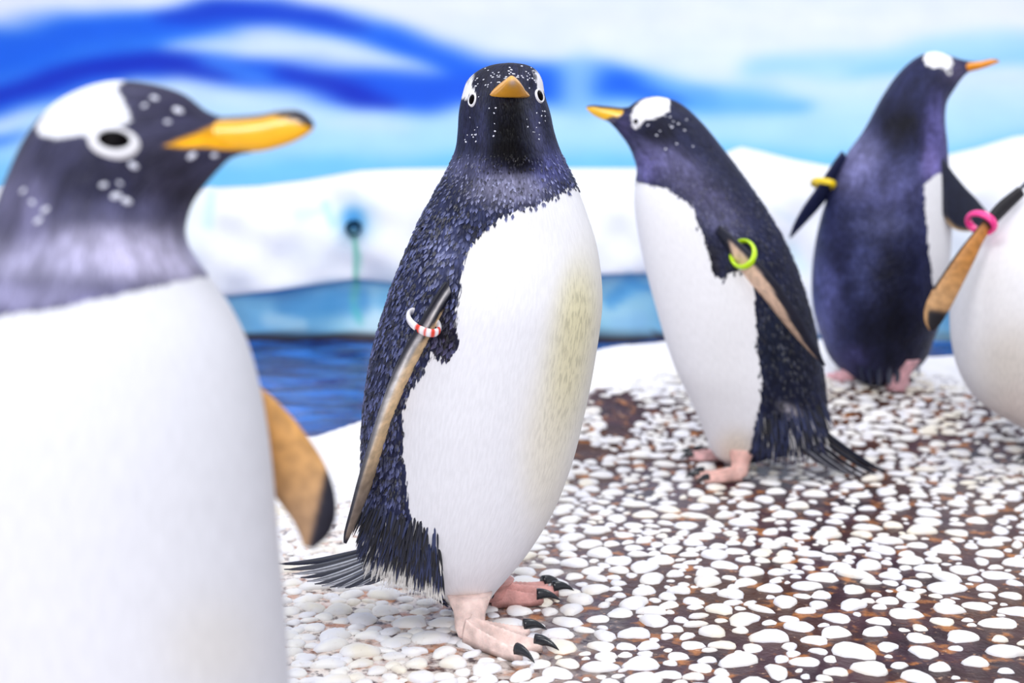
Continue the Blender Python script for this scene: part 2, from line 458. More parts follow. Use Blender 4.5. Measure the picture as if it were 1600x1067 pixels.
img = stroke(img, qx, qy, [(-100, 205, 12), (20, 188, 15), (60, 176, 8)], pale, .9, .9)
img = stroke(img, qx, qy, [(-100, 235, 14), (0, 222, 12), (40, 205, 6)], blue, .8, .9)
img = stroke(img, qx, qy, [(500, 196, 10), (560, 192, 16), (640, 200, 10)], pale, .7, .9)
img = stroke(img, qx, qy, [(905, 112, 40), (905, 152, 42)], (142, 192, 246), .9, .6)
img = stroke(img, qx, qy, [(1000, 128, 6), (1060, 140, 10), (1120, 150, 6)], (120, 180, 246), .7, .9)
img = stroke(img, qx, qy, [(1090, 165, 16), (1170, 165, 22), (1250, 172, 10)], (104, 176, 247), .8, .9)
img = stroke(img, qx, qy, [(1170, 110, 24), (1280, 105, 32), (1400, 98, 34), (1500, 80, 34), (1580, 74, 34), (1800, 100, 40)], (160, 210, 246), .9, .6)
img = stroke(img, qx, qy, [(1320, 118, 8), (1400, 108, 14), (1500, 100, 10), (1620, 92, 14)], (120, 190, 242), .6, .9)
img = stroke(img, qx, qy, [(330, 276, 16), (600, 255, 16), (820, 258, 22), (1000, 258, 22), (1150, 235, 16), (1300, 260, 20), (1480, 245, 16), (1640, 215, 14)], (112, 194, 238), .75, .9)
streak = noise2(PX/90, PY/7)*.5+noise2(PX/40+3, PY/11)*.5       # brush streaks
img = img+(streak*5)[..., None]*np.array((1.2, .8, .25))
ker = np.exp(-.5*(np.arange(-7, 8)/2.4)**2); ker /= ker.sum()
for ax in (0, 1):
    pad = [(0, 0)]*3; pad[ax] = (7, 7); q_ = np.pad(img, pad, mode='edge')
    img = sum(k_*np.take(q_, np.arange(i_, i_+img.shape[ax]), axis=ax) for i_, k_ in enumerate(ker))
img = np.clip(img, 0, 255)
M_mural = attr_mat('mural_paint', .6, .2, 8, .02, 0)
nmx, nmz = MX.shape
wl = mesh_obj('wall_back', np.stack([MX, np.full_like(MX, YW), MZ], -1).reshape(-1, 3), grid_faces(nmx, nmz, False, False), M_mural, attrs={'col': lin(img).reshape(-1, 3)})
tag(wl, 'wall painted with blue waves under a pale sky', kind='structure')

# ------------------------------------------------------------------ ice bank behind the pool
TX = [-700, -200, 0, 200, 300, 330, 400, 470, 560, 620, 700, 900, 1000, 1085, 1130, 1165, 1200, 1250, 1300, 1400, 1480, 1540, 1600, 1750, 2300]
TY = [300, 300, 292, 288, 290, 293, 290, 281, 266, 263, 262, 262, 262, 260, 242, 228, 236, 249, 258, 262, 245, 230, 212, 200, 210]
YI = 4.45
ix = np.linspace(-3.4, 3.4, 420)
pxi = 800+F*ix/(YI+.1)
ztop = ZC-(np.interp(pxi, TX, TY)-HZ)/F*(YI+.12)
zstep = ZC-(np.interp(pxi, [-400, 300, 360, 450, 560, 640, 930, 1010, 1060, 1120, 1400, 1480, 1560, 2200], [470, 470, 466, 455, 440, 447, 432, 430, 470, 525, 525, 470, 470, 470])-HZ)/F*YI
prof = []
for u in np.linspace(0, 1, 74):
    # u 0..1 : foot -> recessed blue skirt -> overhanging white face -> rounded top -> back
    if u < .22:
        q = u/.22; z = -.12+(zstep+.12)*q; y = YI+.02
    elif u < .30:
        q = (u-.22)/.08; z = zstep+.012*np.sin(q*np.pi)*0+.01*q; y = YI+.02-.045*sstep(q)
    elif u < .8:
        q = (u-.30)/.5; a = q*np.pi/2
        z = zstep+.01+(ztop-zstep-.01)*np.sin(a)**.9; y = YI-.025+.22*(1-np.cos(a))
    else:
        q = (u-.8)/.2; z = ztop-.25*q**2; y = YI+.195+.5*q
    prof.append(np.stack([ix, np.broadcast_to(y, ix.shape), np.broadcast_to(z, ix.shape)], -1))
IP = np.array(prof)          # (u, x, 3)
ipx, ipz = IP[..., 0], IP[..., 2]
lump = .018*noise2(ipx*5, ipz*7)+.010*noise2(ipx*12+3, ipz*14)
low = (np.arange(74)/73 < .24)[:, None]
fac = .03*np.abs(((ipx*2.3+.6*np.sin(ipx*3)) % 1)-.5)*2-.02+.012*noise2(ipx*9, ipz*9+5)
IP[..., 1] += np.where(low, fac, lump)
pp = proj(IP); IX, IY = pp[..., 0], pp[..., 1]
ic = np.empty(IP.shape); ic[:] = (243, 245, 251)
tint = sstep((noise2(ipx*4+2, ipz*5)-.5)/1.2)[..., None]*.5
ic = ic*(1-tint)+np.array((214, 238, 246))*tint
t2 = np.clip((ipz-zstep[None])/.03, 0, 1)
skirt = (ipz < zstep[None]+.004)
q = noise2(ipx*6, ipz*12+1)
sk = ramp(q, [-1.5, -.3, .5, 1.5], [(84, 162, 214), (128, 194, 230), (160, 216, 238), (204, 234, 246)])
ic = np.where(skirt[..., None], sk, ic)
for pl, c, a in (([(450, 480, 30), (520, 470, 34), (560, 470, 30)], (72, 150, 205), .9), ([(600, 470, 22), (690, 475, 26)], (110, 184, 226), .8), ([(420, 500, 16), (470, 508, 14)], (170, 214, 236), .8),
                 ([(955, 470, 16), (985, 445, 20), (1010, 450, 10)], (80, 165, 225), .8), ([(640, 512, 10), (690, 508, 14)], (176, 218, 238), .8), ([(1000, 500, 18), (960, 505, 12)], (150, 205, 238), .8)):
    ic = stroke(ic, IX, IY, pl, c, a, .5)
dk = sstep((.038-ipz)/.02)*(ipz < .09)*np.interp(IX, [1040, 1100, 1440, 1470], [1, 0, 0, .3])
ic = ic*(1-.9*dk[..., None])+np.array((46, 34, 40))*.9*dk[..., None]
for pl, c, a in (([(552, 346, 46), (553, 350, 46)], (150, 210, 242), .6), ([(552, 343, 25), (553, 347, 25)], (44, 140, 214), .95),
                 ([(508, 320, 10), (520, 350, 8)], (170, 220, 240), .7), ([(330, 305, 10), (325, 350, 14)], (196, 232, 242), .7), ([(470, 335, 18), (500, 330, 10)], (208, 236, 244), .7),
                 ([(552, 366, 5), (558, 400, 7), (556, 440, 6), (553, 470, 5)], (92, 196, 164), .9), ([(553, 480, 9), (562, 500, 9)], (70, 190, 190), .7),
                 ([(1235, 395, 22), (1255, 420, 14)], (204, 234, 244), .6), ([(1215, 330, 10), (1240, 345, 12)], (218, 230, 244), .6)):
    ic = stroke(ic, IX, IY, pl, c, a, .8)
def ice_mat():
    m = attr_mat('ice_render', .5, .35, 14, .03, .004)
    return m
nu, ni = IP.shape[:2]
ice = mesh_obj('ice_bank', IP.reshape(-1, 3), [f[::-1] for f in grid_faces(nu, ni, False, False)], ice_mat(), attrs={'col': lin(np.clip(ic, 0, 255)).reshape(-1, 3)})
tag(ice, 'white sculpted ice bank with a blue undercut foot beyond the pool', kind='structure')
# drain hole: a short dark pipe mouth standing in the bank
hp = W(552, 356, YI-.02)
ns = 20; th = np.linspace(0, 2*np.pi, ns, endpoint=False); V = []
for r, dy in ((.026, .06), (.027, -.012), (.0225, -.014), (.021, .05)):
    V += [(hp[0]+r*math.cos(t), hp[1]+dy, hp[2]+r*math.sin(t)) for t in th]
V.append((hp[0], hp[1]+.05, hp[2])); Fc = grid_faces(4, ns, True, False)+[(3*ns+j, 3*ns+(j+1) % ns, 4*ns) for j in range(ns)]
o = mesh_obj('drain_pipe', V, Fc, plain('pipe_black', (.003, .006, .014), .6, .05), ice); o['label'] = 'small black pipe mouth in the ice bank above a green drip stain'

# ------------------------------------------------------------------ penguins
def poly_sd(X, Y, poly):
    """signed distance to a closed polygon (positive inside)"""
    poly = np.asarray(poly, float); d = np.full(X.shape, 1e9); ins = np.zeros(X.shape, bool)
    for a, b in zip(poly, np.roll(poly, -1, 0)):
        e = b-a; L = max((e**2).sum(), 1e-9)
        t = np.clip(((X-a[0])*e[0]+(Y-a[1])*e[1])/L, 0, 1)
        d = np.minimum(d, np.hypot(X-a[0]-t*e[0], Y-a[1]-t*e[1]))
        c = ((a[1] > Y) != (b[1] > Y)) & (X < (b[0]-a[0])*(Y-a[1])/(b[1]-a[1]+1e-12)+a[0])
        ins ^= c
    return np.where(ins, d, -d)

class Penguin:
    def __init__(s, Y0, foot, label, group='penguins gathered on the pebble ledge'):
        s.Y0 = Y0; s.m = Y0/F            # metres per pixel in the bird's own plane
        s.root = bpy.data.objects.new('penguin', None); COL.objects.link(s.root)
        s.base = np.array([(foot[0]-800)/F*Y0, Y0, 0.]); s.base[2] = float(ground(s.base[0], s.base[1]))
        s.root.location = tuple(s.base); s.root.empty_display_size = .1
        tag(s.root, label, 'penguin', group)

    def add(s, name, V, Fc, mat, parent=None, **kw):
        V = np.asarray(V, float)-s.base      # all parents sit unrotated at the base
        return mesh_obj(name, V, Fc, mat, parent or s.root, **kw)

    def body(s, rows, whites_f, whites_b, coat=(34, 38, 62), blobs=(), tints=(), muzzle=None, mat=None, nr=170, ns=128, belly=(240, 240, 245)):
        """rows: ax, ay, bx, by, depth ratio front, depth ratio back, shift towards camera (px)"""
        R = resample([tuple(r)+(0,)*(7-len(r)) for r in rows], nr)
        A = W(R[:, 0], R[:, 1], s.Y0); B = W(R[:, 2], R[:, 3], s.Y0)
        C = (A+B)/2; U = (B-A)/2; hw = np.linalg.norm(U, axis=1)
        C[:, 1] -= R[:, 6]*s.m
        th = np.linspace(0, 2*np.pi, ns, endpoint=False); ct, st = np.cos(th), np.sin(th)
        dep = np.where(st[None] > 0, R[:, 4:5], R[:, 5:6])*hw[:, None]*st[None]
        if muzzle is not None:
            my, ma, mw, mc = muzzle
            amp = np.interp(R[:, 1], my, ma)*s.m
            dep = dep+amp[:, None]*np.exp(-(np.abs(th[None]-np.radians(mc))/np.radians(mw))**3)
        Vv = C[:, None]+U[:, None]*ct[None, :, None]; Vv[..., 1] -= dep
        front = np.broadcast_to(st[None] >= 0, dep.shape)
        Q = Vv.copy(); Q[..., 1] = np.where(front, Q[..., 1], 2*s.Y0-Q[..., 1])
        pp = proj(Q); X, Y = pp[..., 0], pp[..., 1]
        sd = np.full(X.shape, -1e3)
        for pl in whites_f: sd = np.where(front, np.maximum(sd, poly_sd(X, Y, pl)), sd)
        for pl in whites_b: sd = np.where(~front, np.maximum(sd, poly_sd(X, Y, pl)), sd)
        sd = np.clip(sd*s.m, -.05, .05)
        def paint(base, bl):
            c = np.empty(X.shape+(3,)); c[:] = lin(base)
            for (x, y, rx, ry, col, a, *rot) in bl:
                an = math.radians(rot[0]) if rot else 0
                dx, dy = X-x, Y-y; ex = (dx*math.cos(an)+dy*math.sin(an))/rx; ey = (-dx*math.sin(an)+dy*math.cos(an))/ry
                w = a*np.exp(-(ex**2+ey**2)**1.3)[..., None]
                c = c*(1-w)+lin(col)*w
            return c
        cc = paint(coat, blobs); bc = paint(belly, tints)
        for pl, col in getattr(s, 'face_paint', ()):
            w = sstep((poly_sd(X, Y, pl)*s.m+.001)/.002)[..., None]; cc = cc*(1-w)+lin(col)*w
        arc = np.concatenate([[0], np.cumsum(np.linalg.norm(np.diff(C, axis=0), axis=1))])
        rad = np.clip(hw, .02, None)
        tt = np.where(th > np.pi*1.5, th-2*np.pi, th)-np.pi/2     # seam at the far side
        uvw = np.stack([tt[None]*.11*np.ones((nr, 1)), np.broadcast_to(arc[:, None], X.shape), np.zeros(X.shape)], -1)
        V = np.concatenate([Vv.reshape(-1, 3), Vv[:1].mean(1), Vv[-1:].mean(1)])
        def ap(a): return np.concatenate([a.reshape((-1,)+a.shape[2:]), a[:1].mean(1), a[-1:].mean(1)])
        s.bodyV, s.front, s.sd, s.ns, s.nr = Vv, front, sd, ns, nr
        s.bpx = proj(Vv); s.coatc = cc
        dU = np.roll(Vv, -1, 1)-np.roll(Vv, 1, 1); dS = np.gradient(Vv, axis=0)
        n = np.cross(dU, dS); n /= np.linalg.norm(n, axis=-1, keepdims=True)+1e-9
        out = Vv-C[:, None]
        sg = np.sign((n*out).sum(-1).mean()); s.N = n*sg; s.T = dS/(np.linalg.norm(dS, axis=-1, keepdims=True)+1e-9)
        Fc = grid_faces(nr, ns)
        if sg < 0: pass
        o = s.add('body', V, Fc, mat or M_plume_soft, attrs={'coat': ap(cc), 'belly': ap(bc), 'white': ap(sd), 'uvw': ap(uvw)})
        bm = bmesh.new(); bm.from_mesh(o.data); bmesh.ops.recalc_face_normals(bm, faces=bm.faces); bm.to_mesh(o.data); bm.free()
        s.bodyo = o
        return o

    def at(s, px, py, front=True):
        """surface point and normal of the body whose picture position is nearest to px, py"""
        d = np.hypot(s.bpx[..., 0]-px, s.bpx[..., 1]-py)
        vis = (s.N[..., 1] < .15) & s.front if front else ~s.front
        d = np.where(vis, d, 1e9); i = np.unravel_index(np.argmin(d), d.shape)
        return s.bodyV[i], s.N[i], s.T[i], s.coatc[i]

    def eye(s, px, py, rx, ry, ox, oy, mirror=False, tilt=0., shift=0.):
        """dark eyeball of half axes rx, ry and a pale skin ring of outer half axes ox, oy (picture px)"""
        p, n, t, _ = s.at(px, py)
        for sgn in ((1, -1) if mirror else (1,)):
            c, nn = p.copy(), n.copy()
            if sgn < 0: c[1] = 2*s.Y0-c[1]; nn[1] = -nn[1]
            ca, sa = math.cos(tilt), math.sin(tilt)
            ex = np.array([ca, 0, -sa]); ex = ex-nn*(ex@nn); ex /= np.linalg.norm(ex)
            ey = np.cross(nn, ex); ey *= -np.sign(ey[2]); Q = np.stack([ex, ey, nn])
            a_, b_ = rx*s.m, ry*s.m; h = min(a_, b_)*.55; V = []; nsg = 24
            tl = np.linspace(0, 2*np.pi, nsg, endpoint=False)
            for e in np.radians([-25, 5, 30, 52, 72]):
                V += [(a_*math.cos(e)*math.cos(q), b_*math.cos(e)*math.sin(q), h*math.sin(e)) for q in tl]
            V += [(0, 0, -.3*h), (0, 0, h)]
            eo = s.add('eye', np.array(V)@Q+c, grid_faces(5, nsg), M_eye)
            V = []; nb = 10; lip = np.linspace(0, 1, nb)
            for q in tl:
                for u in lip:       # a raised lip from the ball out to the feathers
                    r1 = (rx*.9*(1-u)+ox*u)*s.m; r2 = (ry*.9*(1-u)+oy*u)*s.m
                    V.append((r1*math.cos(q), r2*math.sin(q)+shift*s.m*u, h*.75*math.sin(math.pi*(.12+.88*u))-.25*h*u))
            Fc = [(i*nb+k, ((i+1) % nsg)*nb+k, ((i+1) % nsg)*nb+k+1, i*nb+k+1) for i in range(nsg) for k in range(nb-1)]
            ro = s.add('eye_ring', np.array(V)@Q+c, Fc, M_pupil_ring, eo); ro['label'] = 'white ring of skin around the dark eye'

    def plate(s, name, rows, colf, mat, n=60, ns=28, parent=None, power=1., rowsY=False, thick_dir=None):
        """flat limb or beak. rows: ax, ay, bx, by, dA, dB (m towards camera), half thickness (m)"""
        R = resample(rows, n)
        A = W(R[:, 0], R[:, 1], s.Y0-R[:, 4]); B = W(R[:, 2], R[:, 3], s.Y0-R[:, 5])
        C = (A+B)/2; U = (B-A)/2; T = np.gradient(C, axis=0)
        Nn = np.cross(U, T); Nn /= np.linalg.norm(Nn, axis=1, keepdims=True)+1e-12
        Nn *= np.where(Nn[:, 1:2] > 0, -1, 1)
        th = np.linspace(0, 2*np.pi, ns, endpoint=False); c, st = np.cos(th), np.sin(th)
        c = np.sign(c)*np.abs(c)**power
        V = C[:, None]+U[:, None]*c[None, :, None]+Nn[:, None]*(st[None, :, None]*R[:, 6][:, None, None])
        f = np.broadcast_to(np.linspace(0, 1, n)[:, None], (n, ns)); cc = np.broadcast_to(c[None], (n, ns)); sd = np.broadcast_to(st[None], (n, ns))
        pp = proj(V)
        col = lin(colf(f, cc, sd, pp[..., 0], pp[..., 1]))
        Vf = np.concatenate([V.reshape(-1, 3), V[:1].mean(1), V[-1:].mean(1)])
        cf = np.concatenate([col.reshape(-1, 3), col[:1].mean(1), col[-1:].mean(1)])
        o = s.add(name, Vf, grid_faces(n, ns), mat, parent, attrs={'col': cf})
        bm = bmesh.new(); bm.from_mesh(o.data); bmesh.ops.recalc_face_normals(bm, faces=bm.faces); bm.to_mesh(o.data); bm.free()
        return o

    def band(s, px, py, d, e1, e2, tube, colf, label, ng=48, nb=10):
        """ring round a flipper: centre, depth (m towards camera), two half axes (px right, px down, px towards camera)"""
        c = W(px, py, s.Y0-d); e1 = np.array([e1[0], -e1[2], -e1[1]])*s.m; e2 = np.array([e2[0], -e2[2], -e2[1]])*s.m
        nrm = np.cross(e1, e2); nrm /= np.linalg.norm(nrm); V, cl = [], []
        for a in np.linspace(0, 2*np.pi, ng, endpoint=False):
            r = e1*math.cos(a)+e2*math.sin(a); k = -e1*math.sin(a)+e2*math.cos(a)
            o_ = np.cross(k, nrm); o_ /= np.linalg.norm(o_)
            for b in np.linspace(0, 2*np.pi, nb, endpoint=False):
                V.append(c+r+(o_*math.cos(b)*.55+nrm*math.sin(b))*tube*s.m); cl.append(lin(colf(a)))
        Fc = [(i*nb+j, ((i+1) % ng)*nb+j, ((i+1) % ng)*nb+(j+1) % nb, i*nb+(j+1) % nb) for i in range(ng) for j in range(nb)]
        o = s.add('flipper_band', V, Fc, M_band, attrs={'col': np.array(cl)}); o['label'] = label
        bm = bmesh.new(); bm.from_mesh(o.data); bmesh.ops.recalc_face_normals(bm, faces=bm.faces); bm.to_mesh(o.data); bm.free()
        return o

    def foot(s, px, py, yaw, L=.088, toes=((-24, .90), (-1, 1.), (22, .92)), tone=(236, 190, 182), label=None, lift=.006, hip=None):
        """webbed three-toed foot; px, py is where the heel meets the floor; yaw 0 = picture right, + = away"""
        g = ground_hit(px, py); yw = math.radians(yaw); c, sn = math.cos(yw), math.sin(yw)
        gz = g[2]+lift
        tl = [q[1] for q in toes]; toes = np.radians([q[0] for q in toes])
        nphi, nS = 65, 30; phi = np.linspace(toes[0]-np.radians(6.5), toes[2]+np.radians(6.5), nphi); S = np.linspace(0, 1, nS)
        pn = np.where(phi < 0, -phi/phi[0], phi/phi[-1])
        w0 = .013*L/.088
        bumpf = np.max([np.exp(-((phi-t)/np.radians(5.2))**2) for t in toes], 0)
        edge = np.clip(1-np.maximum(np.maximum(phi-toes[2], toes[0]-phi), 0)/np.radians(6.5)*.14, 0, 1)
        ln = np.interp(phi, toes, tl)
        R = L*(.82*edge+.18*bumpf)*ln
        top_, bot = [], []
        for s_ in S:
            x = s_*R*np.cos(phi)-.006*(1-s_)**6*(1-pn**2)*-1
            y = w0*pn*(1-s_)**1.2+s_*R*np.sin(phi)
            ed = 1-np.abs(pn)**6
            ridge = .0095*bumpf*(1-.35*s_)*(.35+.65*min(1, s_*2))
            z = (.0035+.020*(1-s_)**2.2+ridge*(1 if s_ < .93 else (1-(s_-.93)/.07*.55)))*(.3+.7*ed)*L/.088
            z = z+.0006*np.sin(s_*95)*bumpf
            top_.append(np.stack([x, y, z], -1)); bot.append(np.stack([x, y, np.full_like(x, -.004)], -1))
        V = np.concatenate([np.array(top_).reshape(-1, 3), np.array(bot).reshape(-1, 3)])
        n1 = nS*nphi; Fc = []
        for i in range(nS-1):
            for j in range(nphi-1):
                a, b, d, e = i*nphi+j, i*nphi+j+1, (i+1)*nphi+j+1, (i+1)*nphi+j
                Fc.append((a, e, d, b)); Fc.append((n1+a, n1+b, n1+d, n1+e))
        for i in range(nS-1):
            for j in (0, nphi-1):
                a, e = i*nphi+j, (i+1)*nphi+j
                Fc.append((a, e, n1+e, n1+a) if j else (a, n1+a, n1+e, e))
        for j in range(nphi-1):
            Fc.append(((nS-1)*nphi+j, n1+(nS-1)*nphi+j, n1+(nS-1)*nphi+j+1, (nS-1)*nphi+j+1)); Fc.append((j, j+1, n1+j+1, n1+j))
        def place(V): 
            V = np.asarray(V, float)
            return np.stack([V[:, 0]*c-V[:, 1]*sn+g[0], V[:, 0]*sn+V[:, 1]*c+g[1], V[:, 2]+gz], -1)
        Vw = place(V)
        # shank: tube rising into the plumage
        hip = np.array(hip) if hip is not None else np.array([g[0]-.012*c, g[1]-.012*sn, gz+.085])
        p0 = place([[.004, 0, .004]])[0]; k0 = len(Vw); nt_, nseg = 12, 20; tv = []
        for q in np.linspace(0, 1, nt_):
            cen = p0*(1-q)+hip*q; r1 = np.interp(q, [0, .18, .5, 1], [.0135, .0165, .0175, .026])*L/.088
            for a in np.linspace(0, 2*np.pi, nseg, endpoint=False):
                tv.append(cen+np.array([math.cos(a)*r1, math.sin(a)*r1*.95, .0005*math.sin(q*60)]))
        Vw = np.concatenate([Vw, np.array(tv), [np.array(tv[:nseg]).mean(0), np.array(tv[-nseg:]).mean(0)]])
        Fc += [tuple(q+k0 for q in f) for f in grid_faces(nt_, nseg)]
        col = np.empty((len(Vw), 3)); col[:] = lin(tone)
        sx = np.concatenate([np.repeat(S, nphi)]*2); bp = np.tile(bumpf, 2*nS)
        dk = (1-.35*np.exp(-((sx-.45)/.3)**2)*(1-bp))[:, None]
        col[:2*n1] *= dk; col[:2*n1] *= np.where(np.arange(2*n1) >= n1, .5, 1)[:, None]
        fo = s.add('foot', Vw, Fc, M_foot, attrs={'col': col})
        if label: fo['label'] = label
        bm = bmesh.new(); bm.from_mesh(fo.data); bmesh.ops.recalc_face_normals(bm, faces=bm.faces); bm.to_mesh(fo.data); bm.free()
        for t, l in zip(toes, tl):
            V = []; n = 9; nsg = 10; Lc = .027*L/.088
            for q in np.linspace(0, 1, n):
                d = L*l*.965-.006+q*Lc; r = (.0058*(1-q)**.75+.0004)*L/.088
                zc = .0085*L/.088+.0035*math.sin(q*2.2)-.0105*q**2
                for a in np.linspace(0, 2*np.pi, nsg, endpoint=False):
                    V.append((d*math.cos(t)-math.sin(t)*r*.8*math.cos(a), d*math.sin(t)+math.cos(t)*r*.8*math.cos(a), zc+r*1.15*math.sin(a)))
            V = np.array(V); V = np.concatenate([V, [V[:nsg].mean(0), V[-nsg:].mean(0)]])
            s.add('claw', place(V), grid_faces(n, nsg), M_claw, fo)
        return fo

    def tail(s, quills, width=.009, label='long stiff tail feather'):
        """quills: root px,py,depth, tip px,py,depth, pale 0..1"""
        for (ax, ay, da, bx, by, db, pale) in quills:
            a, b = W(ax, ay, s.Y0-da), W(bx, by, s.Y0-db); n = 12
            d = b-a; L = np.linalg.norm(d); up = np.array([0, 0, 1.]); side = np.cross(d, up); side /= np.linalg.norm(side); V, cl = [], []
            side = side*.6+np.array([0, 0, .55]); nn = np.cross(side, d); nn /= np.linalg.norm(nn)
            for q in np.linspace(0, 1, n):
                p = a+d*q+up*(-.18*L*q*(1-q)); w = width*(math.sin(min(1, q*1.8+.2)*np.pi/2))*(1-q**2.6)**.7+.0004
                for e, z in ((-1, 0), (-.5, .0008), (0, .0022), (.5, .0008), (1, 0), (0, -.0008)):
                    V.append(p+side*w*e*.5+nn*z)
                    cl.append(np.array(lin((28, 34, 60)))*(1-pale)+np.array(lin((214, 216, 228)))*pale if abs(e) > .2 else lin((20, 22, 40)))
            o = s.add('tail_feather', V, grid_faces(n, 6, True, False), M_feather, attrs={'col': np.array(cl)})

    def tuft(s, name, roots, tips, width, cols, n=5):
        V, Fc, cl = [], [], []
        for a, b, w, c in zip(roots, tips, width, cols):
            d = b-a; side = np.cross(d, [0, 1, 0.2]); side /= np.linalg.norm(side)+1e-9; k = len(V)
            for q in np.linspace(0, 1, n):
                p = a+d*q; ww = w*(1-q**2)*(.6+.4*min(1, q*3))+.0002
                V += [p-side*ww, p+np.array([0, -.0012, 0])*(1-q), p+side*ww]; cl += [lin(c)]*3
            for i in range(n-1):
                for j in range(2):
                    Fc.append((k+i*3+j, k+i*3+j+1, k+(i+1)*3+j+1, k+(i+1)*3+j))
        o = s.add(name, V, Fc, M_feather, attrs={'col': np.array(cl)}); o['kind'] = 'stuff'
        return o

    def flecks(s, pts, r, name='pale_flecks'):
        V, Fc = [], []
        for (x, y) in pts:
            p, n, t, _ = s.at(x, y); q = np.array(Vector(n).to_track_quat('Z', 'Y').to_matrix())
            rr = r*s.m*random.uniform(.55, 1.1); k = len(V); an = random.uniform(-.7, .7)
            loc = []
            for e, h in ((1, 0), (.7, .45)):
                loc += [(rr*e*math.cos(a), .6*rr*e*math.sin(a), h*rr*.6) for a in np.linspace(0, 2*np.pi, 8, endpoint=False)]
            loc.append((0, 0, rr*.45)); loc = np.array(loc)
            loc = np.stack([loc[:, 0]*math.cos(an)-loc[:, 1]*math.sin(an), loc[:, 0]*math.sin(an)+loc[:, 1]*math.cos(an), loc[:, 2]], -1)
            V += list(loc@q.T+p)
            Fc += [(k+j, k+(j+1) % 8, k+8+(j+1) % 8, k+8+j) for j in range(8)]+[(k+8+j, k+8+(j+1) % 8, k+16) for j in range(8)]
        o = s.add(name, V, Fc, M_fleck); o['kind'] = 'stuff'; o['label'] = 'small white flecks scattered over the dark head'

    def coat_feathers(s, n, length, width, lift=.25, sdmax=.001, ymin=0, lum=(.35, 2.6)):
        """small overlapping contour feathers over the dark plumage"""
        Vv, N, T, sd = s.bodyV, s.N, s.T, s.sd
        A = Vv[:-1]; area_ = np.linalg.norm(np.cross(np.roll(Vv, -1, 1)[:-1]-A, Vv[1:]-A), axis=-1)
        w = np.where((sd[:-1] < sdmax) & (s.bpx[:-1, :, 1] > ymin), area_, 0).ravel(); w /= w.sum()
        idx = rng.choice(len(w), n, p=w); i, j = np.unravel_index(idx, A.shape[:2])
        a, b = rng.uniform(0, 1, n)[:, None], rng.uniform(0, 1, n)[:, None]; j2 = (j+1) % s.ns
        P0 = Vv[i, j]*(1-a)*(1-b)+Vv[i, j2]*a*(1-b)+Vv[i+1, j]*(1-a)*b+Vv[i+1, j2]*a*b
        Nn, Tt = N[i, j], T[i, j]; Ss = np.cross(Nn, Tt)
        yaw = rng.normal(0, .28, n)[:, None]; Tt, Ss = Tt*np.cos(yaw)+Ss*np.sin(yaw), Ss*np.cos(yaw)-Tt*np.sin(yaw)
        sc_ = rng.uniform(.75, 1.25, n)[:, None]; sc_ = sc_*np.clip(.45+.55*(s.bpx[i, j, 1]-ymin)/120., .45, 1.)[:, None]
        L, Wd = length*sc_, width*sc_
        li = lift*rng.uniform(.4, 1.4, n)[:, None]
        v = np.stack([P0-Nn*.0006, P0+Tt*L*.55+Ss*Wd*.5+Nn*L*li*.18, P0+Tt*L+Nn*L*li*.5, P0+Tt*L*.55-Ss*Wd*.5+Nn*L*li*.18, P0+Tt*L*.55+Nn*(L*li*.30+Wd*.22)], 1)
        base = s.coatc[i, j]; k = rng.uniform(0, 1, n)**2.4; g = (lum[0]+(lum[1]-lum[0])*k)[:, None]
        cb = base*g; cb = cb/(1+cb*np.array([3.2, 3.0, 1.9]))*1.6; col = np.stack([cb*.35, cb*.9, cb*1.6+.012, cb*.9, cb*.8], 1)  # highlights painted in by brightening some feathers towards the tip
        f0 = np.arange(n)*5; Fc = np.concatenate([np.stack([f0+p, f0+q, f0+4], 1) for p, q in ((0, 1), (1, 2), (2, 3), (3, 0))])
        o = s.add('coat_feathers', v.reshape(-1, 3), Fc.tolist(), M_feather, smooth=False, attrs={'col': col.reshape(-1, 3)})
        o['kind'] = 'stuff'

def wing_col(tan=(206, 168, 124), dark=(24, 27, 46), lead=-1, lead_w=.3, tip=.8, line=None, tip_rev=0., low=None, grow=0., root=0.):
    def f(t, c, sd, X, Y):
        col = np.empty(t.shape+(3,)); col[:] = tan
        sh = sstep((t-.45)/.5)[..., None]*.35; col = col*(1-sh)+np.array((120, 104, 96))*sh
        if low: k = sstep((t-low[0])/.22)[..., None]*.85; col = col*(1-k)+np.array(low[1])*k
        e = sstep((c*lead-(1-2*(lead_w+grow*np.clip((t-.35)/.5, 0, 1))))/.12)
        col = col*(1-e[..., None])+np.array(dark)*e[..., None]
        if line is not None:
            l_ = np.exp(-((c*lead-line)/.10)**2)[..., None]*.8; col = col*(1-l_)+np.array((226, 220, 214))*l_
        if root: k = sstep((root-t-.06*c*lead)/.03)[..., None]; col = col*(1-k)+np.array(dark)*k
        tp = sstep((t+tip_rev*c-tip)/.07)[..., None]; col = col*(1-tp)+np.array(dark)*tp
        top = sstep((-sd-.1)/.3)[..., None]; return col*(1-top)+np.array(dark)*top
    return f
def beak_col(top_frac, orange=(250, 176, 20), dark=(30, 24, 40), tip=None, swap=False, under=None):
    def f(t, c, sd, X, Y):
        col = np.empty(t.shape+(3,)); col[:] = orange
        e = sstep((-c-(1-2*np.interp(t, top_frac[0], top_frac[1])))/.12)[..., None]     # c=-1 is the culmen
        col = col*(1-e)+np.array(dark)*e
        if under:
            u = sstep((c-np.interp(t, under[0], under[1]))/.12)[..., None]; col = col*(1-u)+np.array((70, 66, 92))*u
        if tip:
            k = sstep((t-tip[0])/.08)[..., None]*tip[2]; col = col*(1-k)+np.array(tip[1])*k
        return col
    return f

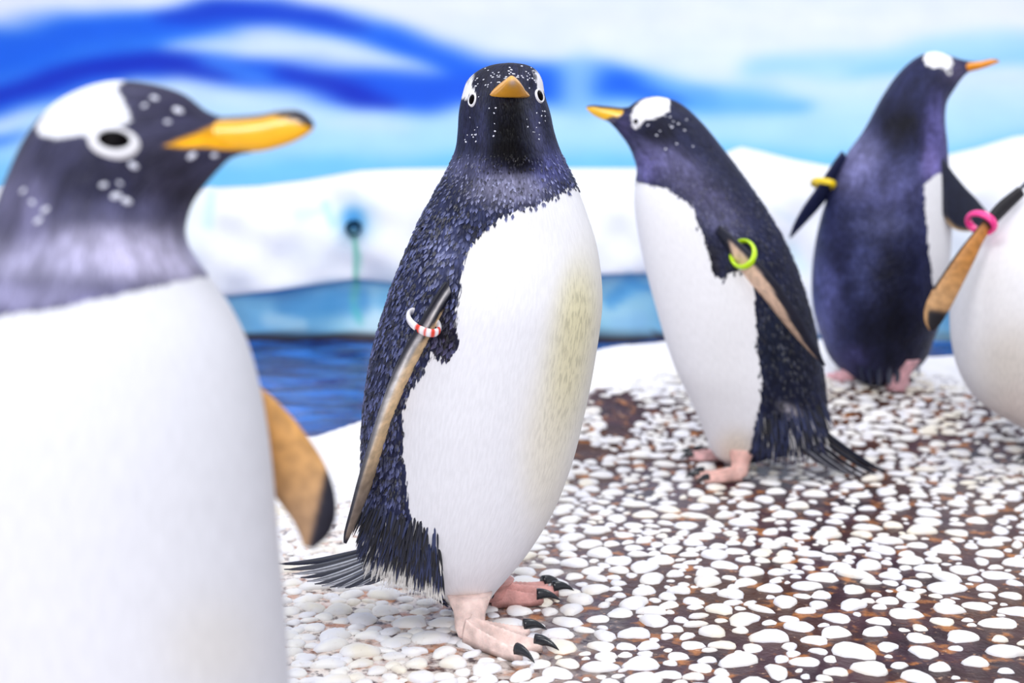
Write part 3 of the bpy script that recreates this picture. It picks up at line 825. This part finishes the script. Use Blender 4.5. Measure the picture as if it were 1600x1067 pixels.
# ---- 1: the middle penguin, facing the lens ----------------------------------------------------
MUZ = None
p = Penguin(1.655, (735, 985), 'large penguin in the middle looking straight at the lens, red and white flipper ring')
rows = [(790, 98.5, 804, 98.5, 1, 1), (768, 102, 824, 102, 1, 1), (748, 110, 838, 110, .9, 1), (731, 125, 847, 125, .85, 1), (723, 146, 851, 147, .85, 1),
        (717, 175, 860, 177, .85, .95), (715, 205, 866, 205, .8, .95), (712, 230, 874, 230, .78, .9), (703, 255, 885, 255, .78, .85), (690, 280, 897, 280, .78, .8),
        (676, 306, 907, 306, .78, .8), (660, 337, 918, 337, .8, .8), (645, 370, 929, 370, .8, .8), (631, 403, 936, 403, .82, .82), (617, 437, 940, 437, .84, .84), (604, 475, 941, 475, .86, .86),
        (592, 515, 937, 515, .86, .86), (581, 560, 930, 560, .86, .86), (573, 605, 922, 605, .86, .86), (568, 655, 911, 655, .86, .86), (566, 705, 899, 705, .85, .85), (566, 750, 885, 748, .84, .84),
        (568, 795, 868, 790, .82, .82), (575, 835, 846, 830, .8, .8), (590, 868, 822, 866, .78, .78), (622, 898, 796, 898, .76, .76), (664, 922, 776, 922, .75, .75), (690, 938, 764, 938, .75, .75), (708, 950, 752, 948, .7, .7)]
WF = [[(905, 292), (880, 300), (860, 312), (830, 322), (800, 332), (775, 345), (755, 362), (740, 378), (730, 395), (722, 420), (719, 450), (715, 480), (713, 510), (716, 545), (705, 553), (684, 563), (676, 548), (672, 560), (655, 590), (640, 612), (630, 645), (628, 685), (632, 725), (636, 765), (641, 800), (649, 840), (662, 872), (678, 900), (690, 922), (700, 1010), (1000, 1010), (1000, 270)],
      [(740, 114), (732, 124), (724, 139), (716, 156), (730, 153), (736, 148), (743, 149), (741, 140), (737, 133)], [(835, 110), (838, 127), (841, 142), (851, 146), (858, 143), (851, 128), (844, 116)]]
WB = [[(895, 292), (890, 450), (878, 620), (850, 780), (800, 890), (770, 1010), (1000, 1010), (1000, 285)]]
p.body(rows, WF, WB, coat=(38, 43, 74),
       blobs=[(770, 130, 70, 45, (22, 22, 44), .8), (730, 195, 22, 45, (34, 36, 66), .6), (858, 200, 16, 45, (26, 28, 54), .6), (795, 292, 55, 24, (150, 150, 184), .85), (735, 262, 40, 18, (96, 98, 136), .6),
              (860, 262, 26, 30, (84, 88, 150), .7, 30), (700, 400, 26, 40, (86, 92, 134), .6), (700, 520, 26, 50, (26, 22, 36), .9), (838, 215, 12, 44, (76, 78, 118), .7, -15), (755, 215, 8, 45, (66, 68, 108), .6), (797, 168, 30, 26, (14, 14, 22), .95), (796, 205, 37, 34, (7, 7, 11), .98), (793, 236, 40, 24, (6, 6, 9), .98), (812, 252, 26, 18, (10, 10, 16), .95), (640, 870, 60, 50, (24, 28, 50), .7)],  # black throat with its shade painted in, muzzle sides painted lit
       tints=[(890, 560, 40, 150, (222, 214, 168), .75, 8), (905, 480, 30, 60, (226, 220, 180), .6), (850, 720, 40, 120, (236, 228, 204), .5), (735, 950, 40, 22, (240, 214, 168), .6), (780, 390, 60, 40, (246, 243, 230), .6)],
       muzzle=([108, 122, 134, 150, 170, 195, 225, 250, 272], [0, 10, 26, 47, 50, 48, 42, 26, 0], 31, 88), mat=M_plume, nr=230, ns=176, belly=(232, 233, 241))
p.eye(739, 157, 7.5, 8.5, 10.5, 12); p.eye(843, 150, 8.5, 9, 11.5, 12.5)
d0, d1 = .066, .135
def head_on(t, c, sd, X, Y):
    col = np.empty(t.shape+(3,)); col[:] = (255, 184, 58)
    k = np.exp(-((X-801)/7)**2-((Y-129)/7)**2)[..., None]*.75; col = col*(1-k)+np.array((226, 206, 220))*k  # pale highlight painted on the beak tip
    e = sstep((Y-151)/3)[..., None]; return col*(1-e)+np.array((26, 24, 40))*e
rowsb = [(762, 150, 828, 149, d0-.01, d0-.01, .012), (766, 147, 824, 146, d0+.012, d0+.012, .013), (774, 141, 820, 140, d0+.032, d0+.032, .0115), (783, 134, 815, 133, d0+.05, d0+.05, .009), (790, 128, 809, 128, d0+.064, d0+.064, .006), (796, 125, 804, 125, d0+.071, d0+.071, .003)]
def beak_front(pg, name, rows, colf):
    """bill seen end-on: rows left px, py, right px, py, depth, depth, half height (m)"""
    R = resample(rows, 30); A = W(R[:, 0], R[:, 1], pg.Y0-R[:, 4]); B = W(R[:, 2], R[:, 3], pg.Y0-R[:, 5]); C = (A+B)/2; U = (B-A)/2
    th = np.linspace(0, 2*np.pi, 28, endpoint=False); c, st = np.cos(th), np.sin(th)
    c2 = c*(1-.35*np.clip(st, 0, 1))                       # narrower along the ridge
    V = C[:, None]+U[:, None]*c2[None, :, None]; V[..., 2] += st[None]*R[:, 6][:, None]*np.where(st > 0, 1.25, .55)[None]
    pp = proj(V); t = np.broadcast_to(np.linspace(0, 1, 30)[:, None], V.shape[:2])
    col = lin(colf(t, t, t, pp[..., 0], pp[..., 1]))
    Vf = np.concatenate([V.reshape(-1, 3), V[:1].mean(1), V[-1:].mean(1)]); cf = np.concatenate([col.reshape(-1, 3), col[:1].mean(1), col[-1:].mean(1)])
    o = pg.add(name, Vf, grid_faces(30, 28), M_beak, attrs={'col': cf})
    bm = bmesh.new(); bm.from_mesh(o.data); bmesh.ops.recalc_face_normals(bm, faces=bm.faces); bm.to_mesh(o.data); bm.free()
    return o
beak_front(p, 'beak', rowsb, head_on)['label'] = 'orange beak pointing at the lens'
fk = []
while len(fk) < 46:
    x, y = random.gauss(793, 26), random.gauss(118, 9)
    if 744 < x < 838 and 102 < y < 140: fk.append((x, y))
fk += [(random.uniform(742, 762), random.uniform(120, 150)) for _ in range(10)]+[(random.uniform(824, 838), random.uniform(112, 140)) for _ in range(8)]
fk += [(random.uniform(722, 745), random.uniform(178, 226)) for _ in range(11)]+[(random.uniform(838, 852), random.uniform(172, 188)) for _ in range(7)]+[(random.uniform(760, 775), random.uniform(170, 215)) for _ in range(6)]+[(random.uniform(822, 845), random.uniform(185, 225)) for _ in range(8)]
p.flecks(fk, 2.1)
p.coat_feathers(10500, .0105, .0046, .32, -.0005, 236, (.22, 5.2))
def edge_on(t, c, sd, X, Y):
    # pale leading rim, black stripe narrowing down the blade, tan underside, grey brown outer third
    mixw = lambda col, k, x: col*(1-k[..., None])+np.array(x)*k[..., None]
    col = np.empty(t.shape+(3,)); col[:] = (240, 208, 164)
    col = mixw(col, sstep((t-.60)/.25)*.8, (120, 110, 108))
    col = mixw(col, sstep((np.interp(t, [0, .12, .3, .5, 1], [.5, .0, -.5, -.78, -.75])-c)/.14), (20, 22, 36))
    col = mixw(col, np.exp(-((c-np.interp(t, [0, .3, .5, 1], [-.55, -.72, -.86, -.9]))/.17)**2)*np.interp(t, [0, .45, .7, 1], [1, 1, .4, 0]), (246, 244, 244))
    col = mixw(col, sstep((t-.94)/.05), (30, 30, 44))
    return mixw(col, sstep((-sd-.25)/.3), (24, 27, 46))
p.plate('flipper', [(697, 440, 701, 476, .125, .085, .006), (688, 452, 697, 486, .128, .085, .006), (672, 478, 689, 505, .13, .085, .006), (655, 507, 680, 530, .13, .08, .0065), (632, 546, 664, 566, .127, .075, .0065), (612, 590, 644, 608, .12, .07, .0065),
                    (594, 640, 624, 652, .11, .065, .006), (578, 690, 604, 700, .1, .06, .0055), (562, 742, 584, 750, .09, .055, .005), (548, 795, 563, 800, .08, .055, .004), (538, 835, 546, 838, .07, .06, .003), (537, 848, 541, 849, .067, .064, .0015)],
        edge_on, M_wing, 80)['label'] = 'thin flipper held away from the side, dark leading edge and tan underside'
def redwhite(a): return (226, 64, 44) if (int(a/(2*math.pi)*26) % 2 == 0 and .3 < a < 2.3) else (246, 244, 250)
p.band(662, 503, .108, (23, 6, 8), (5, 11, 31), 6.5, redwhite, 'red and white striped ring on the flipper')
p.foot(730, 1004, -22.7, .100, toes=((-24, .98), (0, 1.), (36, .80)), tone=(250, 222, 214), hip=W(733, 925, 1.625), label='pale pink webbed foot nearest the lens')
p.foot(762, 948, 20, .103, toes=((-19, .72), (0, 1.), (17, 1.0)), tone=(222, 164, 158), hip=W(768, 905, 1.70), label='darker pink webbed foot set behind the near one')
p.tail([(590, 852, -.04, 431, 881, -.04, 0), (592, 857, -.03, 444, 890, -.03, .1), (592, 862, -.02, 456, 897, -.02, .75), (594, 866, -.015, 470, 903, -.015, .05), (596, 868, -.005, 480, 909, -.005, .8), (598, 872, 0, 492, 913, 0, .1), (600, 874, .01, 503, 916, .01, .85), (602, 876, .018, 516, 918, .018, .1), (606, 878, .025, 528, 919, .025, .8), (610, 880, .03, 540, 919, .03, .05), (616, 882, .04, 556, 917, .04, .7), (622, 884, .045, 570, 914, .045, .1)], .0125)
def vent(pg, n, x0, x1, ytop, ybot, L0, L1, fan, pale_share):
    ro, ti, wd, co = [], [], [], []
    for k in range(n):
        u = random.uniform(0, 1); lay = random.random()**.7; x = x0+u*(x1-x0); pale = random.random() < pale_share
        y0 = np.interp(u, [0, .5, 1], ytop)*(1-lay)+np.interp(u, [0, .5, 1], ybot)*lay
        a, n_, t_, _ = pg.at(x, y0); L = random.uniform(L0, L1)*pg.m
        d = t_*.55+np.array([fan[0]*(1-u)+fan[1]*u+random.gauss(0, .12), 0, -.8]); d /= np.linalg.norm(d)
        b = a+d*L+n_*.006
        ro.append(a-n_*(.001 if not pale else .003)); ti.append(b-n_*(0 if not pale else .004)); wd.append(random.uniform(.0010, .0024)); co.append((226, 224, 222) if pale else random.choice([(22, 26, 46), (34, 42, 76), (14, 16, 28), (44, 54, 96)]))
    pg.tuft('vent_feathers', ro, ti, wd, co)
vent(p, 200, 572, 690, [838, 864, 884], [856, 880, 900], 34, 52, (-.5, .12), 1.)
vent(p, 460, 566, 688, [775, 790, 830], [842, 868, 892], 22, 44, (-.35, .1), .06)

# ---- 2: the blurred penguin close to the lens on the left ---------------------------------------
q = Penguin(.915, (150, 1500), 'largest penguin, nearest the lens, head in profile with a thick orange beak')
q.face_paint = [([(258, 228), (285, 216), (312, 206), (340, 193), (400, 190), (400, 237), (352, 234), (320, 230), (285, 231)], (251, 180, 30))]
rows = [(372, 186, 392, 239, .62, .62), (345, 182, 378, 241, .62, .62), (322, 173, 360, 248, .62, .62), (287, 147, 340, 267, .64, .64), (238, 131, 318, 292, .66, .66), (182, 126, 300, 318, .68, .68), (127, 140, 290, 345, .7, .7), (82, 167, 287, 368, .74, .74), (47, 211, 293, 393, .8, .8),
        (20, 270, 307, 415, .85, .85), (-5, 338, 328, 442, .88, .88), (-45, 420, 356, 483, .9, .9), (-90, 505, 381, 535, .9, .9), (-128, 605, 401, 605, .9, .9), (-155, 700, 416, 690, .9, .9), (-172, 800, 427, 795, .9, .9), (-180, 900, 436, 900, .9, .9), (-178, 1000, 445, 1010, .9, .9), (-160, 1120, 450, 1120, .9, .9), (-120, 1240, 438, 1230, .9, .9), (-60, 1340, 398, 1330, .88, .88), (20, 1410, 330, 1400, .85, .85), (80, 1440, 260, 1435, .8, .8), (140, 1455, 200, 1455, .8, .8)]
patch = [(198, 125), (185, 124), (150, 122), (110, 136), (75, 165), (55, 200), (62, 212), (85, 218), (110, 212), (140, 216), (158, 212), (185, 198), (205, 190), (200, 172), (190, 150), (182, 138)]
chest = [(-400, 520), (-40, 505), (0, 494), (90, 482), (150, 468), (205, 456), (260, 444), (300, 436), (345, 428), (700, 430), (700, 1600), (-400, 1600)]
back2 = [(60, 530), (150, 468), (205, 456), (260, 444), (345, 428), (700, 430), (700, 1600), (120, 1600), (20, 1000)]
q.body(rows, [patch, chest], [patch, back2], coat=(62, 62, 90),
       blobs=[(150, 280, 90, 60, (34, 34, 58), .85), (265, 290, 55, 75, (38, 36, 52), .85), (120, 400, 210, 40, (168, 166, 200), .9, -4), (230, 400, 110, 36, (186, 182, 214), .9, 8), (40, 330, 40, 60, (116, 114, 150), .7), (270, 160, 80, 30, (44, 42, 66), .7), (30, 465, 130, 22, (150, 148, 186), .8), (270, 235, 60, 18, (52, 50, 68), .5), (140, 470, 30, 10, (110, 108, 150), .7), (200, 330, 100, 22, (92, 92, 126), .5)],  # pale neck blobs hold the grey throat plus painted reflected light
       tints=[(330, 1010, 80, 80, (220, 217, 214), .6)], belly=(224, 226, 236), nr=220, ns=150, mat=M_plume_near)
q.eye(181, 219, 26, 15.5, 38, 26, True, .06, 4)
q.plate('beak', [(312, 192, 320, 233, 0, 0, .0128), (345, 183, 352, 237, 0, 0, .0118), (375, 181, 378, 238, 0, 0, .0108), (408, 178, 405, 237, 0, 0, .0095), (440, 172, 432, 231, 0, 0, .008), (464, 172, 456, 223, 0, 0, .007), (482, 181, 474, 214, 0, 0, .006), (491, 193, 488, 204, 0, 0, .0025)],
        beak_col(([0, .3, .55, .75, 1], [.20, .17, .14, .36, .6]), (253, 186, 22), tip=None), M_beak, 50)['label'] = 'thick orange beak with a black ridge'
q.flecks([(226, 165), (279, 172), (244, 152), (298, 245), (335, 243), (183, 305), (201, 314), (160, 290), (35, 300), (60, 345), (262, 190), (185, 285), (208, 262), (48, 318), (72, 330)], 8, 'water_drops')
q.plate('flipper', [(250, 520, 330, 540, -.03, -.03, .008), (300, 575, 385, 588, -.045, -.045, .008), (345, 650, 440, 634, -.05, -.05, .008), (388, 715, 482, 684, -.05, -.05, .007), (420, 762, 510, 730, -.05, -.05, .0065), (440, 790, 524, 775, -.05, -.05, .006), (458, 815, 524, 812, -.05, -.05, .005), (468, 836, 512, 838, -.05, -.05, .004), (474, 852, 492, 856, -.05, -.05, .002)],
        lambda t, c, sd, X, Y: (lambda base, k: base*(1-k)+np.array((28, 28, 44))*k)(np.array((206, 152, 86))+sstep((t-.35)/.5)[..., None]*np.array((-22, -4, 28)), np.maximum(sstep((X-.42*(845-Y)*.55-478)/14)*sstep((Y-690)/60), sstep((-sd-.2)/.2))[..., None]), M_wing, 70)['label'] = 'flipper with tan underside and black tip showing behind the chest'
q.foot(215, 1530, -20, .095, hip=W(200, 1400, .915)); q.foot(110, 1490, 15, .095, hip=W(110, 1400, .935))

# ---- 3: the penguin in profile to the left ------------------------------------------------------
r = Penguin(2.46, (1150, 745), 'penguin in profile with its beak to the left, yellow green ring on its flipper')
rows = [(955, 194, 974, 168, .6, .6), (962, 201, 982, 167, .6, .6), (970, 211, 992, 160, .64, .64), (979, 223, 1008, 153, .68, .68), (987, 238, 1034, 152, .7, .7), (992, 252, 1062, 161, .72, .72), (995, 266, 1096, 191, .76, .76),
        (993, 285, 1131, 234, .82, .82), (991, 312, 1168, 284, .88, .88), (995, 350, 1203, 337, .9, .9), (1003, 395, 1229, 384, .9, .9), (1014, 440, 1250, 436, .9, .9), (1027, 487, 1266, 490, .9, .9), (1041, 535, 1278, 545, .88, .88), (1057, 580, 1287, 597, .86, .86),
        (1074, 615, 1291, 642, .82, .82), (1090, 650, 1288, 676, .78, .78), (1103, 683, 1255, 702, .74, .74), (1112, 704, 1212, 712, .7, .7), (1122, 716, 1180, 720, .7, .7), (1135, 724, 1165, 725, .6, .6)]
belly = [(900, 282), (990, 283), (1015, 290), (1040, 293), (1060, 308), (1083, 322), (1088, 342), (1096, 362), (1108, 395), (1115, 432), (1130, 436), (1145, 424), (1165, 420), (1178, 440), (1180, 480), (1182, 540), (1190, 590), (1190, 620), (1183, 650), (1176, 690), (1170, 712), (1166, 740), (900, 760)]
patch = [(1045, 153), (1030, 150), (1005, 155), (992, 166), (986, 180), (987, 196), (993, 202), (1001, 196), (1008, 188), (1022, 185), (1036, 181), (1046, 172), (1048, 164)]
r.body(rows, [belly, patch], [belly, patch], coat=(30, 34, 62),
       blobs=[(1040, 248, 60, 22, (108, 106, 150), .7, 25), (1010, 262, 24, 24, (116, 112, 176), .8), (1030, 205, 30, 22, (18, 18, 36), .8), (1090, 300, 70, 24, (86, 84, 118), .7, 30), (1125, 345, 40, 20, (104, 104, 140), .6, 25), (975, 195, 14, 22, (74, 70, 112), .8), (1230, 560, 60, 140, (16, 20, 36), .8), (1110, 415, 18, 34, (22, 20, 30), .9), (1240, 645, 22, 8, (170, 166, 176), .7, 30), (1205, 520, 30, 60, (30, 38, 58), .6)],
       tints=[(1150, 700, 30, 30, (238, 220, 190), .6), (1140, 560, 40, 100, (232, 232, 236), .5)], belly=(240, 240, 246))
r.eye(993, 190, 4.2, 4.2, 6.6, 7.5, True)
r.plate('beak', [(982, 168, 966, 199, 0, 0, .014), (970, 168, 958, 196, 0, 0, .0125), (956, 166.5, 950, 190, 0, 0, .011), (940, 165, 937, 185, 0, 0, .009), (928, 164, 926, 179, 0, 0, .006), (919, 165, 919, 173, 0, 0, .003), (916, 167, 916.5, 170, 0, 0, .001)],
        beak_col(([0, .5, 1], [.2, .22, .36]), (252, 194, 40), under=([0, .3, .5, 1], [-.3, .2, 1.2, 1.2])), M_beak, 40)['label'] = 'yellow beak with a black ridge'
r.flecks([(1038, 180), (1052, 190), (1048, 196), (1050, 200), (1060, 195), (1072, 185), (1070, 205), (1030, 205), (1012, 195), (1058, 223), (1083, 226), (1040, 232), (1025, 212), (1046, 183)], 2.2)
r.coat_feathers(2600, .012, .0046, .22, -.001, 240, (.4, 1.9))
r.plate('flipper', [(1124, 352, 1122, 370, .13, .11, .007), (1150, 374, 1138, 392, .15, .12, .007), (1175, 397, 1154, 416, .16, .125, .007), (1200, 424, 1173, 442, .165, .125, .007), (1225, 456, 1195, 468, .165, .12, .007), (1246, 490, 1217, 495, .16, .12, .006), (1264, 522, 1241, 524, .15, .12, .005), (1279, 549, 1266, 550, .145, .125, .004), (1290, 571, 1288, 572, .14, .135, .0015)],
        wing_col((238, 204, 178), lead_w=.22, tip=.9, line=None, grow=.36, root=.14), M_wing, 70)['label'] = 'flipper swung back, pinkish tan underside and dark leading edge'
r.band(1161, 397, .138, (-10, 17, 6), (11, 7, 19), 5.6, lambda a: (196, 240, 20), 'yellow green plastic ring on the flipper')
r.foot(1158, 752, 182, .088, tone=(244, 196, 186), hip=W(1160, 700, 2.42)); r.foot(1140, 722, 158, .088, tone=(232, 184, 184), hip=W(1140, 690, 2.56))
r.tail([(1266, 662, .0, 1387, 741, .02, 0), (1262, 668, .02, 1376, 745, .03, .05), (1258, 674, .03, 1362, 747, .04, 0), (1252, 678, .04, 1346, 746, .05, .08), (1248, 682, .05, 1332, 743, .065, .6), (1244, 684, .06, 1320, 741, .075, .05), (1240, 685, .07, 1306, 736, .085, .5), (1238, 686, .08, 1294, 731, .095, .1), (1270, 658, -.02, 1384, 737, -.02, 0), (1264, 664, -.03, 1366, 736, -.04, .1), (1268, 660, -.01, 1374, 741, 0., 0)], .022)
vent(r, 260, 1182, 1290, [640, 630, 620], [690, 700, 676], 20, 36, (-.1, .35), .1)

# ---- 4: the penguin seen from behind ------------------------------------------------------------
g4 = ground_hit(1405, 606); Y4 = float(g4[1])+.005
t = Penguin(Y4, (1375, 600), 'penguin seen from behind, its head turned to the right, yellow ring on its flipper')
rows = [(1522, 96, 1514, 112, .6, .6), (1512, 95, 1508, 117, .62, .62), (1498, 92, 1500, 126, .66, .66), (1480, 86, 1489, 142, .7, .7), (1458, 81, 1478, 160, .74, .74), (1432, 90, 1474, 178, .8, .8), (1405, 114, 1474, 200, .86, .86), (1380, 150, 1477, 225, .9, .9), (1350, 205, 1479, 255, .9, .9), (1322, 244, 1481, 285, .9, .9),
        (1303, 286, 1483, 325, .88, .88), (1286, 335, 1483, 370, .86, .86), (1275, 385, 1480, 412, .86, .86), (1270, 440, 1475, 452, .86, .86), (1274, 490, 1466, 500, .84, .84), (1285, 528, 1456, 530, .82, .82), (1296, 557, 1447, 556, .78, .78), (1316, 580, 1430, 576, .74, .74), (1342, 595, 1404, 593, .7, .7), (1362, 603, 1386, 602, .7, .7)]
front4 = [(1520, 270), (1462, 272), (1444, 290), (1446, 330), (1450, 380), (1457, 440), (1470, 480), (1600, 480)]
behind4 = [(1600, 265), (1462, 265), (1400, 262), (1330, 290), (1296, 340), (1284, 440), (1296, 560), (1360, 620), (1600, 620)]
patch = [(1446, 82), (1462, 78), (1476, 83), (1486, 90), (1490, 100), (1486, 107), (1476, 108), (1460, 106), (1447, 103), (1443, 92)]
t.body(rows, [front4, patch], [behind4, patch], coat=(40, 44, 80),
       blobs=[(1408, 195, 40, 40, (9, 9, 24), .95), (1465, 130, 24, 20, (30, 32, 54), .7), (1495, 112, 20, 20, (96, 90, 124), .7), (1465, 215, 20, 60, (104, 100, 166), .8), (1340, 255, 34, 46, (134, 134, 184), .75), (1400, 292, 70, 40, (88, 90, 140), .7), (1388, 500, 66, 110, (10, 12, 26), .92), (1290, 470, 24, 90, (82, 86, 140), .85), (1318, 395, 30, 46, (26, 28, 58), .8), (1352, 420, 24, 60, (70, 76, 124), .6), (1390, 420, 36, 30, (16, 18, 38), .7), (1385, 350, 50, 18, (96, 100, 146), .4), (1330, 560, 30, 20, (66, 64, 110), .6), (1455, 260, 14, 30, (130, 120, 190), .7)],  # lavender rim light on the back painted into the coat
       belly=(240, 240, 246))
t.eye(1482, 112, 4, 3.2, 7, 6.5, True)
t.plate('beak', [(1506, 96, 1502, 116, 0, 0, .012), (1520, 96, 1516, 112, 0, 0, .0105), (1534, 95, 1530, 108.5, 0, 0, .009), (1546, 92.5, 1544, 104, 0, 0, .007), (1556, 92.5, 1554, 100, 0, 0, .005), (1561, 95, 1561, 97.5, 0, 0, .0015)],
        beak_col(([0, .3, .7, 1], [.25, .12, .12, .3]), (240, 150, 26)), M_beak, 40)['label'] = 'orange beak pointing right'
t.plate('flipper', [(1316, 236, 1326, 262, .02, -.02, .008), (1305, 250, 1318, 272, .02, -.02, .008), (1291, 271, 1306, 290, .02, -.02, .007), (1272, 299, 1290, 313, .02, -.02, .007), (1253, 327, 1270, 336, .02, -.02, .006), (1240, 352, 1250, 357, .02, -.02, .004), (1233, 371, 1236, 372, .0, 0, .0015)],
        lambda f, c, sd, X, Y: np.array((34, 40, 76))+0*f[..., None], M_wing, 50)
t.plate('flipper', [(1464, 236, 1460, 284, .06, .07, .008), (1474, 248, 1463, 306, .07, .08, .008), (1490, 270, 1472, 334, .07, .09, .008), (1508, 292, 1488, 356, .07, .09, .007), (1526, 311, 1512, 362, .06, .08, .006), (1540, 328, 1532, 357, .05, .06, .004), (1548, 340, 1545, 348, .04, .04, .0015)],
        lambda f, c, sd, X, Y: (lambda k: np.array((22, 27, 50))*(1-k)+np.array((214, 178, 128))*k)(sstep((c-.86)/.08)[..., None]*sstep((f-.35)/.1)[..., None]), M_wing, 50)
t.band(1286, 287, -.0, (15, 4, 4), (2, -3, 24), 5.2, lambda a: (250, 214, 20), 'yellow plastic ring on the flipper')
t.foot(1400, 616, 78, .115, tone=(232, 180, 188), hip=W(1414, 560, Y4-.05)); t.foot(1326, 600, 112, .095, tone=(232, 180, 188), hip=W(1330, 552, Y4-.03))
t.tail([(1375, 575, .1, 1372, 603, .15, 0), (1360, 575, .09, 1360, 601, .14, 0), (1392, 575, .09, 1388, 602, .14, .05), (1346, 572, .08, 1350, 598, .12, 0), (1404, 574, .08, 1400, 599, .12, 0), (1432, 556, .04, 1436, 588, .06, .8)], .02)

# ---- 5: the penguin cut by the right edge -------------------------------------------------------
v = Penguin(2.52, (1650, 735), 'penguin cut off by the picture edge, white belly and pink flipper ring')
rows = [(1818, 122, 1808, 150, .6, .6), (1790, 106, 1795, 166, .64, .64), (1750, 112, 1778, 190, .7, .7), (1708, 152, 1768, 225, .76, .76), (1662, 214, 1774, 270, .84, .84), (1602, 288, 1787, 340, .88, .88), (1562, 326, 1791, 375, .9, .9), (1532, 362, 1790, 410, .9, .9), (1508, 402, 1784, 455, .9, .9), (1495, 445, 1775, 503, .9, .9), (1490, 492, 1762, 550, .9, .9), (1493, 542, 1745, 600, .88, .88),
        (1506, 590, 1722, 640, .84, .84), (1532, 628, 1700, 670, .8, .8), (1568, 653, 1682, 690, .76, .76), (1602, 672, 1668, 700, .7, .7), (1622, 692, 1650, 706, .7, .7)]
bel5 = [(1606, 284), (1580, 318), (1555, 345), (1532, 375), (1510, 405), (1480, 440), (1460, 800), (1900, 800), (1900, 330), (1700, 270)]
v.body(rows, [bel5], [[(1585, 330), (1470, 430), (1440, 800), (1640, 800), (1600, 500)], [(1740, 300), (1700, 800), (1900, 800), (1900, 300)]], coat=(22, 24, 44), blobs=[],
       tints=[(1580, 570, 60, 80, (222, 214, 204), .8), (1600, 640, 60, 40, (226, 212, 204), .7), (1560, 450, 40, 60, (236, 234, 236), .6)], belly=(242, 242, 248))  # greige tints paint the shading of the lower belly
v.eye(1785, 128, 4, 4, 7, 7, True)
v.plate('beak', [(1805, 120, 1800, 152, 0, 0, .014), (1830, 126, 1826, 150, 0, 0, .011), (1856, 134, 1852, 150, 0, 0, .007), (1872, 145, 1871, 149, 0, 0, .002)], beak_col(([0, 1], [.2, .35])), M_beak, 30)
v.plate('flipper', [(1590, 292, 1600, 306, .05, .05, .008), (1560, 316, 1572, 334, .06, .06, .008), (1541, 338, 1553, 354, .07, .07, .008), (1520, 364, 1537, 376, .075, .075, .008), (1496, 394, 1524, 404, .08, .08, .008), (1474, 426, 1509, 434, .08, .08, .0075), (1455, 456, 1494, 464, .08, .08, .007), (1444, 484, 1480, 490, .08, .08, .006), (1445, 504, 1469, 507, .08, .08, .004), (1452, 516, 1460, 516, .08, .08, .002)],
        lambda f, c, sd, X, Y: (lambda k: np.clip((np.array((190, 128, 62))+sstep((f-.4)/.4)[..., None]*np.array((6, 24, 44)))*(1-k)+np.array((24, 22, 30))*k, 0, 255))(np.maximum.reduce([sstep((.30-f)/.04), sstep((f-.80)/.05)*sstep((c+.75)/.2), sstep((-sd-.2)/.2), sstep((-c-.78)/.1)*(f < .7)*.8])[..., None]), M_wing, 60)['label'] = 'flipper with a brown underside and black tip'
v.band(1533, 348, .07, (13, 13, 5), (7, -7, 19), 7, lambda a: (252, 60, 150), 'bright pink plastic ring on the flipper')
v.foot(1668, 728, 195, .088, hip=W(1640, 670, 2.5)); v.foot(1690, 705, 165, .088, hip=W(1650, 670, 2.56))
